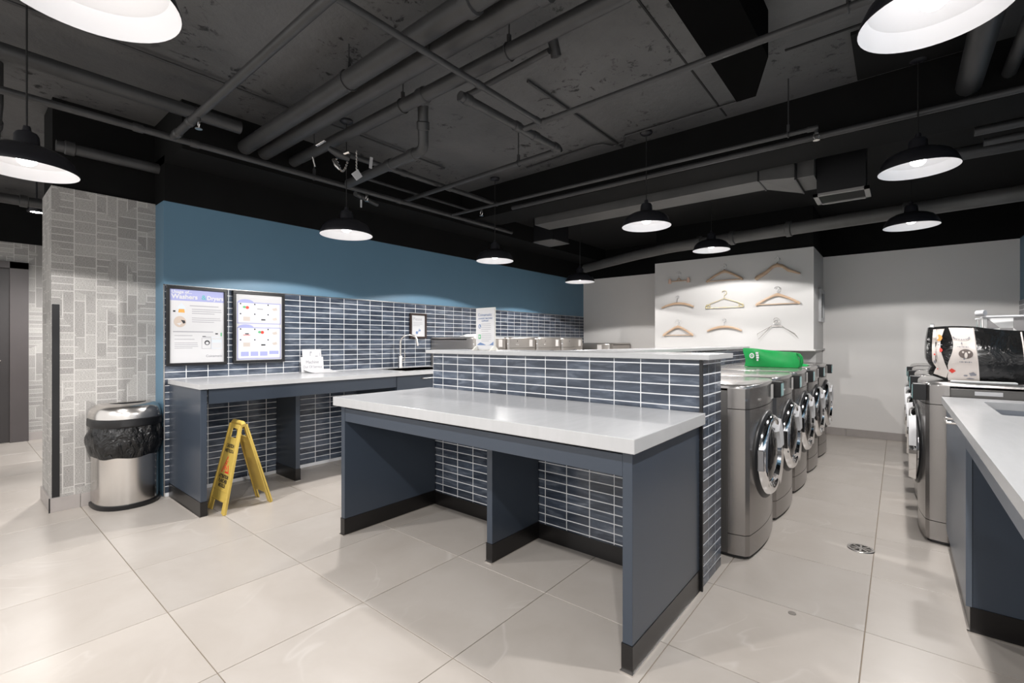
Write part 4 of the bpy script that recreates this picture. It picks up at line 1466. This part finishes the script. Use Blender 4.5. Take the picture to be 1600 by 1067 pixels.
hanger('small clip hanger with two clips, top left of the nine on the wall', -2.375, 2.115, 'clip')
hanger('wooden suit hanger with bar, middle of the top row', -1.775, 2.145, 'suit')
hanger('broad shouldered wooden jacket hanger, tilted, top right on the wall', -1.155, 2.135, 'broad', 0.245)
hanger('curved wooden hanger without a bar, left end of the middle row', -2.395, 1.765, 'curved')
hanger('pale gold tubular hanger in the centre of the nine', -1.775, 1.80, 'tube')
hanger('wooden suit hanger with bar, right end of the middle row', -1.155, 1.80, 'suit', 0.24)
hanger('wooden suit hanger with bar, bottom left on the wall', -2.39, 1.425, 'suit', 0.21)
hanger('curved pale wooden hanger, middle of the bottom row', -1.775, 1.425, 'curved', 0.215)
hanger('thin bent wire hanger, bottom right on the wall', -1.165, 1.425, 'wire')

# ------------------------------------------------------------------ floor drain
dn = thing('floor_drain', 'round metal floor drain in the aisle between the washers', 'drain', (-0.171, 3.458, 0.0))
obj('plate', MB().lathe([(0, 0.0), (0.062, 0.0), (0.066, 0.002), (0.0, 0.002)], 28), mat('drain dark', (0.05, 0.045, 0.04), 0.4, 0.8), dn)
dm = MB()
dm.lathe([(0.053, 0.002), (0.053, 0.005), (0.066, 0.005), (0.068, 0.001)], 28)
for k in range(8):
    a_ = 2 * pi * k / 8
    dm.obox((0.012 * cos(a_), 0.012 * sin(a_), 0.0035), (0.056 * cos(a_), 0.056 * sin(a_), 0.0035), 0.010, 0.003)
dm.lathe([(0, 0.005), (0.016, 0.005), (0.018, 0.002)], 12)
obj('grate', dm, SATIN, dn)
tag(obj('floor_plug', MB().lathe([(0, 0), (0.016, 0), (0.016, 0.002), (0, 0.003)], 16, (-0.37, 2.44, 0)), mat('plug grey', (0.2, 0.18, 0.16), 0.5)), 'tiny round grey plug in the aisle floor nearer than the drain', 'plug')

# ------------------------------------------------------------------ pendant lamps


def make_lamp(label):
    r = thing('pendant_lamp', label, 'lamp')
    out = [(0.2, 0.0), (0.2015, 0.004), (0.193, 0.030), (0.178, 0.062), (0.155, 0.088), (0.118, 0.108), (0.075, 0.120), (0.050, 0.126)]
    obj('shade', MB().lathe(out, 48), SHADE, r, smooth=50)
    inn = [(0.2, 0.0), (0.188, 0.028), (0.172, 0.058), (0.160, 0.066), (0.135, 0.090), (0.10, 0.105), (0.06, 0.112), (0.001, 0.114)]
    obj('reflector', MB().lathe(inn, 48), REFL, r, smooth=25)
    hs = obj('socket_housing', MB().lathe([(0.053, 0.120), (0.050, 0.135), (0.047, 0.175), (0.040, 0.190), (0.018, 0.200), (0.014, 0.225), (0.0, 0.226)], 24), SHADE, r, smooth=40)
    bl = MB().lathe([(0.001, 0.022), (0.022, 0.027), (0.036, 0.040), (0.040, 0.058), (0.034, 0.078), (0.020, 0.095), (0.018, 0.113)], 20)
    obj('bulb', bl, BULBM, r, smooth=60)
    ld = bpy.data.lights.new('lamp_light', 'SPOT')
    ld.energy = LAMP_W
    ld.spot_size = radians(150)
    ld.spot_blend = 0.06
    ld.shadow_soft_size = 0.03
    ld.color = (1.0, 0.972, 0.95)
    lo = bpy.data.objects.new('lamp_light', ld)
    COL.objects.link(lo)
    lo.parent = r
    lo.location = (0, 0, 0.012)
    return r


def hang_lamp(o, x, y, z, label):
    o.location = (x, y, z)
    o['label'] = label
    o['group'] = 'dome pendant lamps'
    obj('cord', MB().tube([(0, 0, 0.22), (0, 0, Z_C - z - 0.02)], 0.004, 6), CORD, o)
    obj('ceiling_rose', MB().lathe([(0, Z_C - z), (0.05, Z_C - z), (0.05, Z_C - z - 0.015), (0.03, Z_C - z - 0.028), (0, Z_C - z - 0.03)], 16), SHADE, o, smooth=40)


lamps = [(-3.42, 0.265, 2.10, 'dark dome pendant lamp at the left edge above the trash can side'),
         (-3.405, 2.045, 2.08, 'dark dome pendant lamp over the left counter in front of the blue wall'),
         (-3.367, 3.79, 2.10, 'dark dome pendant lamp above the standing sign, second along the blue wall'),
         (-3.37, 5.55, 2.045, 'dark dome pendant lamp in the far corner by the grey wall'),
         (-1.62, 0.235, 2.13, 'large dome pendant lamp cut by the top left of the photo'),
         (-1.64, 3.77, 2.20, 'dark dome pendant lamp hanging before the long ceiling duct'),
         (-1.66, 5.62, 2.28, 'dark dome pendant lamp just above the hanger wall'),
         (0.09, 2.03, 2.28, 'large dome pendant lamp cut by the top right of the photo'),
         (0.096, 3.86, 2.30, 'dark dome pendant lamp on the right above the washer aisle'),
         (0.09, 5.51, 2.26, 'dark dome pendant lamp before the far white wall, farthest on the right'),
         (0.09, 0.10, 2.28, 'dome pendant lamp above the camera, out of view'),
         (-1.63, -1.5, 2.2, 'dome pendant lamp behind the camera, out of view'),
         (-3.4, -1.5, 2.1, 'dome pendant lamp at the near left, out of view'),
         ]
lp = make_lamp('')
first = True
made = []
for (x, y, z, lab) in lamps:
    o = lp if first else copy_tree(lp)
    first = False
    made.append((o, x, y, z, lab))
for a_ in made:
    hang_lamp(*a_)

# corridor downlights
for k, (x, y) in enumerate(((-7.06, 0.62), (-6.2, 0.90))):
    dl = thing('downlight', ('small recessed downlight in the corridor ceiling', 'second recessed corridor downlight, hidden behind the papered column')[k], 'light', (x, y, 2.6))
    obj('trim_ring', MB().lathe([(0.05, 0.0), (0.075, 0.0), (0.075, 0.012), (0.05, 0.012)], 20), SHADE, dl, smooth=40)
    obj('lens', MB().lathe([(0.001, 0.004), (0.05, 0.004)], 20), LAMPM, dl)
    obj('housing', MB().lathe([(0.06, 0.012), (0.06, 0.12), (0.001, 0.12)], 16), SHADE, dl)
    obj('stem', MB().tube([(0, 0, 0.12), (0, 0, 0.395)], 0.008, 6), SHADE, dl)
    ld = bpy.data.lights.new('downlight_light', 'SPOT')
    ld.energy = (120, 950)[k]
    ld.spot_size = radians(150)
    ld.spot_blend = 0.5
    ld.shadow_soft_size = 0.05
    ld.color = (1.0, 0.97, 0.95)
    lo = bpy.data.objects.new('downlight_light', ld)
    COL.objects.link(lo)
    lo.parent = dl
    lo.location = (0, 0, -0.01)

# ------------------------------------------------------------------ ceiling pipes


def pipe(name, label, pts, r, m=PIPE, couplings=(), cat='pipe', n=14, hang=()):
    p0 = Vector(pts[0])
    t = thing(name, label, cat, p0)
    # rounded bends
    path = [Vector(pts[0])]
    for i in range(1, len(pts) - 1):
        a_, b_, c_ = Vector(pts[i - 1]), Vector(pts[i]), Vector(pts[i + 1])
        d1_, d2_ = (a_ - b_).normalized(), (c_ - b_).normalized()
        k = r * 1.4
        for q in range(5):
            s_ = q / 4
            path.append((b_ + d1_ * k) * (1 - s_) ** 2 + b_ * 2 * s_ * (1 - s_) + (b_ + d2_ * k) * s_ ** 2)
    path.append(Vector(pts[-1]))
    obj('run', MB().tube(path, r, n), m, t, True, smooth=50)
    for (seg, f) in couplings:
        a_, b_ = Vector(pts[seg]), Vector(pts[seg + 1])
        c_ = a_.lerp(b_, f)
        d_ = (b_ - a_).normalized()
        obj('coupling', MB().tube([c_ - d_ * 0.03, c_ - d_ * 0.024, c_ + d_ * 0.024, c_ + d_ * 0.03], [r * 1.05, r * 1.22, r * 1.22, r * 1.05], n), m, t, True, smooth=40)
    for (seg, f) in hang:
        a_, b_ = Vector(pts[seg]), Vector(pts[seg + 1])
        c_ = a_.lerp(b_, f)
        d_ = (b_ - a_).normalized()
        u_ = Vector((0, 0, 1))
        s_ = d_.cross(u_)
        ringp = [c_ + (s_ * cos(2 * pi * k / 14) + u_ * sin(2 * pi * k / 14)) * (r + 0.004) for k in range(14)]
        hg = obj('pipe_clamp', MB().tube(ringp, 0.004, 6, closed=True).obox(c_ + u_ * (r + 0.0), c_ + u_ * (r + 0.05), 0.02, 0.016), m, t, True)
        obj('threaded_rod', MB().tube([c_ + u_ * (r + 0.04), (c_.x, c_.y, Z_C - 0.005)], 0.0045, 6), m, hg)
    return t


pipe('drain_pipe', 'fat black pipe nearest the camera of the three crossing the ceiling', [(-4.03, 1.526, 2.78), (1.02, 1.526, 2.78)], 0.055, hang=((0, .30), (0, .62)), couplings=((0, .5),))
pipe('drain_pipe', 'fat black pipe in the middle of the three crossing the ceiling', [(-4.03, 1.675, 2.78), (1.02, 1.675, 2.78)], 0.053, hang=((0, .42),), couplings=((0, .56),))
pipe('drain_pipe', 'fat black pipe farthest from the camera of the three crossing the ceiling', [(-4.03, 1.915, 2.78), (1.02, 1.93, 2.78)], 0.042, hang=((0, .30), (0, .48)), couplings=((0, .34),))
pipe('sprinkler_pipe', 'thin black pipe running over the three fat pipes from the top edge', [(-1.80, -1.0, 2.66), (-1.80, 2.49, 2.66)], 0.017, couplings=((0, .985), (0, .83)))
pipe('sprinkler_pipe', 'thin black pipe crossing the upper right ceiling toward the round lamp', [(-1.94, 2.48, 2.66), (1.02, 2.45, 2.66)], 0.0185, couplings=((0, .05),), hang=((0, .6),))
sprk = pipe('sprinkler_pipe', 'black pipe slanting from the top edge down to the left main', [(1.02, 0.988, 2.62), (-3.79, 0.988, 2.62)], 0.024, couplings=((0, .93), (0, .985)), hang=((0, .5),))
main_p = pipe('sprinkler_main', 'long black sprinkler main running above the blue wall', [(-3.83, -1.2, 2.62), (-3.80, 4.6, 2.62)], 0.022, couplings=((0, .345), (0, .40), (0, .70)), hang=((0, .55),))
pipe('drain_pipe', 'broad black pipe along the ceiling at upper left', [(-3.78, -1.3, 2.82), (-3.78, 1.40, 2.82)], 0.045, hang=((0, .45),))
pipe('conduit', 'thin conduit beside the broad pipe at upper left', [(-4.02, -1.3, 2.90), (-4.02, 1.09, 2.90)], 0.009, CONDUIT)
pipe('conduit', 'thin conduit along the concrete above the broad left pipe', [(-3.52, -1.2, 2.975), (-3.52, 2.0, 2.975), (-3.52, 3.2, 2.975)], 0.008, CONDUIT)
pipe('drain_pipe', 'short black pipe with collar above the papered column', [(-4.60, 0.50, 2.62), (-4.60, 1.098, 2.62)], 0.040, couplings=((0, .12),))
pipe('drain_pipe', 'black pipe in the corridor ceiling left of the column', [(-6.2, -0.8, 2.52), (-6.2, 2.2, 2.52)], 0.045, couplings=((0, .42),))
pipe('drain_pipe', 'black elbow pipe dropping at the left edge beside the pendant lamp', [(-4.35, 0.20, 2.98), (-4.35, 0.20, 2.72), (-4.9, 0.20, 2.45), (-6.16, 0.20, 2.45)], 0.036, couplings=((1, .3),))
pipe('branch_pipe', 'black branch pipe with fittings in the middle of the ceiling', [(-2.02, 1.96, 2.70), (-2.0, 2.98, 2.70)], 0.028, couplings=((0, .06), (0, .52), (0, .72), (0, .96)))
pipe('branch_pipe', 'black pipe leaving the middle fittings toward the left', [(-1.99, 3.0, 2.70), (-4.02, 3.06, 2.70)], 0.021, hang=((0, .21),), couplings=((0, .02),))
pipe('drop_pipe', 'black drop pipe with elbow below the third fat pipe', [(-2.53, 2.10, 2.86), (-2.62, 2.18, 2.60), (-3.68, 2.23, 2.60)], 0.037, couplings=((0, .45), (1, .12), (1, .4)))
pipe('branch_pipe', 'short hooked black pipe under the peeling concrete', [(-1.51, 2.23, 2.86), (-1.51, 2.17, 2.99)], 0.030)
pipe('branch_pipe', 'short black pipe running left from the hooked pipe', [(-1.52, 2.17, 2.87), (-2.30, 2.22, 2.87)], 0.017, couplings=((0, .9),))
pipe('conduit', 'black pipe along the dark ceiling behind the drop pipe', [(-3.45, 2.10, 2.75), (-3.43, 3.90, 2.75)], 0.024, couplings=((0, .3), (0, .6)))
pipe('conduit', 'thin black conduit by the left bulkhead', [(-3.83, 2.5, 2.75), (-3.83, 3.90, 2.75)], 0.014, CONDUIT)
long_p = pipe('sprinkler_pipe', 'nearer of the two long parallel pipes before the cross beam', [(-3.775, 3.55, 2.62), (-0.40, 3.61, 2.62)], 0.0145, couplings=((0, .99),), hang=((0, .95),))
pipe('sprinkler_pipe', 'farther of the two long parallel pipes before the cross beam', [(-3.20, 3.885, 2.665), (1.02, 3.895, 2.665)], 0.021, hang=((0, .9),))
cpts = [(-2.90, 3.75, 2.985), (-2.10, 3.70, 2.985), (-2.02, 3.72, 2.985), (-1.97, 3.82, 2.985), (-1.86, 3.80, 2.985), (-1.80, 3.70, 2.985), (-0.88, 3.69, 2.985)]
pipe('conduit', 'thin wavy conduit on the concrete before the cross beam', cpts, 0.008, CONDUIT)
pipe('conduit', 'thin straight conduit running away on the middle concrete', [(-1.925, 2.5, 2.985), (-1.925, 3.90, 2.985)], 0.010, CONDUIT)
pipe('air_duct', 'round black duct running away at the upper right', [(0.33, 2.2, 2.78), (0.33, 4.30, 2.78)], 0.062, couplings=((0, .85),))
pipe('drain_pipe', 'slimmer black pipe running away at the far upper right', [(0.50, 2.2, 2.80), (0.50, 4.30, 2.80)], 0.034)
pipe('air_duct', 'long round dark duct crossing before the hanger wall', [(-4.0, 6.75, 2.44), (-3.0, 6.45, 2.49), (-2.38, 6.25, 2.50), (1.02, 5.84, 2.50)], 0.070, DUCT, couplings=((2, .12), (2, .24), (2, .42), (2, .72)), n=20)
pipe('branch_pipe', 'black pipe above the farthest right lamps, upper of two', [(0.40, 4.47, 2.66), (1.02, 4.47, 2.66)], 0.03)
pipe('branch_pipe', 'black pipe above the farthest right lamps, lower of two', [(0.46, 4.62, 2.62), (1.02, 4.62, 2.62)], 0.026)
pipe('branch_pipe', 'wide black pipe just behind the right aisle lamp', [(0.30, 4.93, 2.66), (1.02, 4.93, 2.66)], 0.05)
pipe('drain_pipe', 'black pipe stub beyond the cord of the left counter lamp', [(-4.02, 2.75, 2.60), (-3.88, 2.42, 2.60)], 0.022)

# rectangular duct with taper and register
du = thing('rectangular_duct', 'long rectangular dark duct with a tapered joint crossing behind the middle lamp', 'duct', (-1.9, 4.55, 2.6))
obj('duct_run', MB().box((-3.3, 4.42, 2.60), (-0.92, 4.72, 2.84)), DUCT, du, True)
tp_ = MB().rings([[(-0.915, 4.42, 2.60), (-0.915, 4.72, 2.60), (-0.915, 4.72, 2.84), (-0.915, 4.42, 2.84)],
                  [(-0.66, 4.50, 2.595), (-0.66, 4.97, 2.575), (-0.66, 4.97, 2.84), (-0.66, 4.50, 2.84)]])
obj('taper', tp_, DUCT, du, True)
obj('flange', MB().box((-0.925, 4.41, 2.592), (-0.915, 4.73, 2.85)), BLACK, du, True)
obj('flange', MB().box((-0.665, 4.49, 2.588 - 0.015), (-0.655, 4.98, 2.85)), BLACK, du, True)
obj('duct_end', MB().box((-0.654, 4.55, 2.60), (-0.535, 4.98, 2.84)), DUCT, du, True)
rgx = thing('air_register', 'square black air box with pale metal grille frame beside the right lamps', 'vent', (-0.36, 4.83, 2.45))
obj('box', MB().box((-0.53, 4.68, 2.47), (-0.20, 4.98, 2.855)), BLACK, rgx, True)
m_ = MB()
x0, x1, y0, y1 = -0.555, -0.175, 4.66, 5.0
m_.box((x0, y0, 2.45), (x1, y0 + 0.035, 2.47)).box((x0, y1 - 0.035, 2.45), (x1, y1, 2.47)).box((x0, y0, 2.45), (x0 + 0.035, y1, 2.47)).box((x1 - 0.035, y0, 2.45), (x1, y1, 2.47))
obj('grille_frame', m_, mat('grey grille metal', (0.28, 0.27, 0.26), 0.4, 0.3), rgx, True)
for k in range(9):
    yy = y0 + 0.05 + k * 0.03
    obj('slat', MB().obox((x0 + 0.035, yy, 2.462), (x1 - 0.035, yy, 2.462), 0.016, 0.003, (0, 0.6, 1)), BLACK, rgx, True)
rgx = thing('air_register', 'dark flat ceiling grille beyond the left counter lamps', 'vent', (-3.45, 5.0, 2.5))
x0, x1, y0, y1 = -3.62, -3.30, 4.80, 5.18
m_ = MB()
m_.box((x0, y0, 2.5), (x1, y0 + 0.02, 2.51)).box((x0, y1 - 0.02, 2.5), (x1, y1, 2.51)).box((x0, y0, 2.5), (x0 + 0.02, y1, 2.51)).box((x1 - 0.02, y0, 2.5), (x1, y1, 2.51))
obj('grille_frame', m_, DUCT, rgx, True)
obj('box', MB().box((x0 + 0.01, y0 + 0.01, 2.51), (x1 - 0.01, y1 - 0.01, 2.86)), BLACK, rgx, True)
for k in range(10):
    yy = y0 + 0.035 + k * 0.034
    obj('slat', MB().obox((x0 + 0.02, yy, 2.505), (x1 - 0.02, yy, 2.505), 0.02, 0.003, (0, 0.5, 1)), DUCT, rgx, True)

# sprinkler heads


def sprinkler(x, y, z, par):
    c = Vector((x, y, z))
    P = lambda *q: [c + Vector(p) for p in q]
    t = obj('sprinkler_head', MB().tube(P((0, 0, 0.03), (0, 0, 0.0)), 0.012, 10), CONDUIT, par, True)
    obj('frame_arm', MB().tube(P((-0.010, 0, 0.0), (-0.016, 0, -0.02), (-0.004, 0, -0.042)), 0.003, 6), SATIN, t)
    obj('frame_arm', MB().tube(P((0.010, 0, 0.0), (0.016, 0, -0.02), (0.004, 0, -0.042)), 0.003, 6), SATIN, t)
    obj('deflector', MB().lathe([(0, -0.046), (0.020, -0.046), (0.020, -0.043), (0, -0.041)], 12, (x, y, z)), SATIN, t)


sprinkler(-3.30, 0.988, 2.575, sprk)
sprinkler(-0.41, 3.61, 2.585, long_p)
sprinkler(-3.35, 3.56, 2.585, long_p)
sprinkler(-3.815, 2.50, 2.58, main_p)

# valve set with chains and tags under the third fat pipe
vv = thing('valve_assembly', 'shiny valve set with chains and hanging tags below the fat pipes', 'valve', (-3.3, 1.95, 2.65))
obj('valve_body', MB().tube([(-3.34, 1.86, 2.70), (-3.30, 1.92, 2.66), (-3.27, 1.99, 2.64)], [0.02, 0.03, 0.018], 10), CONDUIT, vv, True, smooth=50)
hw2 = obj('hand_lever', MB().obox((-3.42, 1.80, 2.72), (-3.34, 1.83, 2.75), 0.022, 0.010), SATIN, vv, True, bevel=0.004)
obj('hand_lever', MB().obox((-3.40, 1.76, 2.62), (-3.40, 1.78, 2.55), 0.016, 0.008), SATIN, vv, True, bevel=0.003)
obj('fitting', MB().tube([(-3.33, 1.89, 2.62), (-3.30, 1.90, 2.57), (-3.28, 1.91, 2.54)], [0.014, 0.02, 0.008], 8), SATIN, vv, True, smooth=50)
obj('fitting', MB().tube([(-3.30, 1.93, 2.66), (-3.24, 1.97, 2.68)], [0.012, 0.016], 8), SATIN, vv, True, smooth=50)
ch = MB()
for k in range(14):
    z = 2.70 - 0.012 * k
    a_ = (k % 2) * pi / 2
    ch.tube([(-3.22 + 0.006 * cos(t) * cos(a_), 2.02 + 0.006 * cos(t) * sin(a_), z + 0.010 * sin(t)) for t in [2 * pi * q / 8 for q in range(8)]], 0.0022, 5, closed=True)
chn = obj('chain', ch, SATIN, vv, True)
obj('tag', MB().prism([(2.02 - 0.045, 2.51), (2.02, 2.47), (2.02 + 0.05, 2.515), (2.02 + 0.01, 2.56)], 'x', -3.222, -3.218), PAPER, vv, True)
obj('tag', MB().prism([(2.13, 2.60), (2.155, 2.60), (2.165, 2.69), (2.14, 2.69)], 'x', -3.222, -3.218), PAPER, vv, True)
ch = MB()
for k in range(12):
    t = k / 11
    p_ = Vector((-3.30, 1.90 + 0.09 * t, 2.62 - 0.08 * sin(pi * t)))
    ch.tube([p_ + Vector((0.0, 0.008 * cos(q), 0.006 * sin(q))) for q in [2 * pi * s / 6 for s in range(6)]], 0.002, 5, closed=True)
obj('chain', ch, SATIN, vv, True)
tg = thing('hanging_tag', 'thin white tag hanging from the sprinkler main beside the lamp cord', 'tag', (-3.80, 2.43, 2.6))
obj('string', MB().tube([(-3.80, 2.43, 2.60), (-3.80, 2.43, 2.53)], 0.0015, 5), CORD, tg, True)
obj('tag', MB().box((-3.802, 2.422, 2.46), (-3.798, 2.438, 2.53)), PAPER, tg, True)

for o in bpy.data.objects:
    if o.name.split('.')[0] in ('ink_print', 'red_print', 'print_lines', 'blue_print', 'grey_print', 'push_buttons', 'chain'):
        o['kind'] = 'stuff'
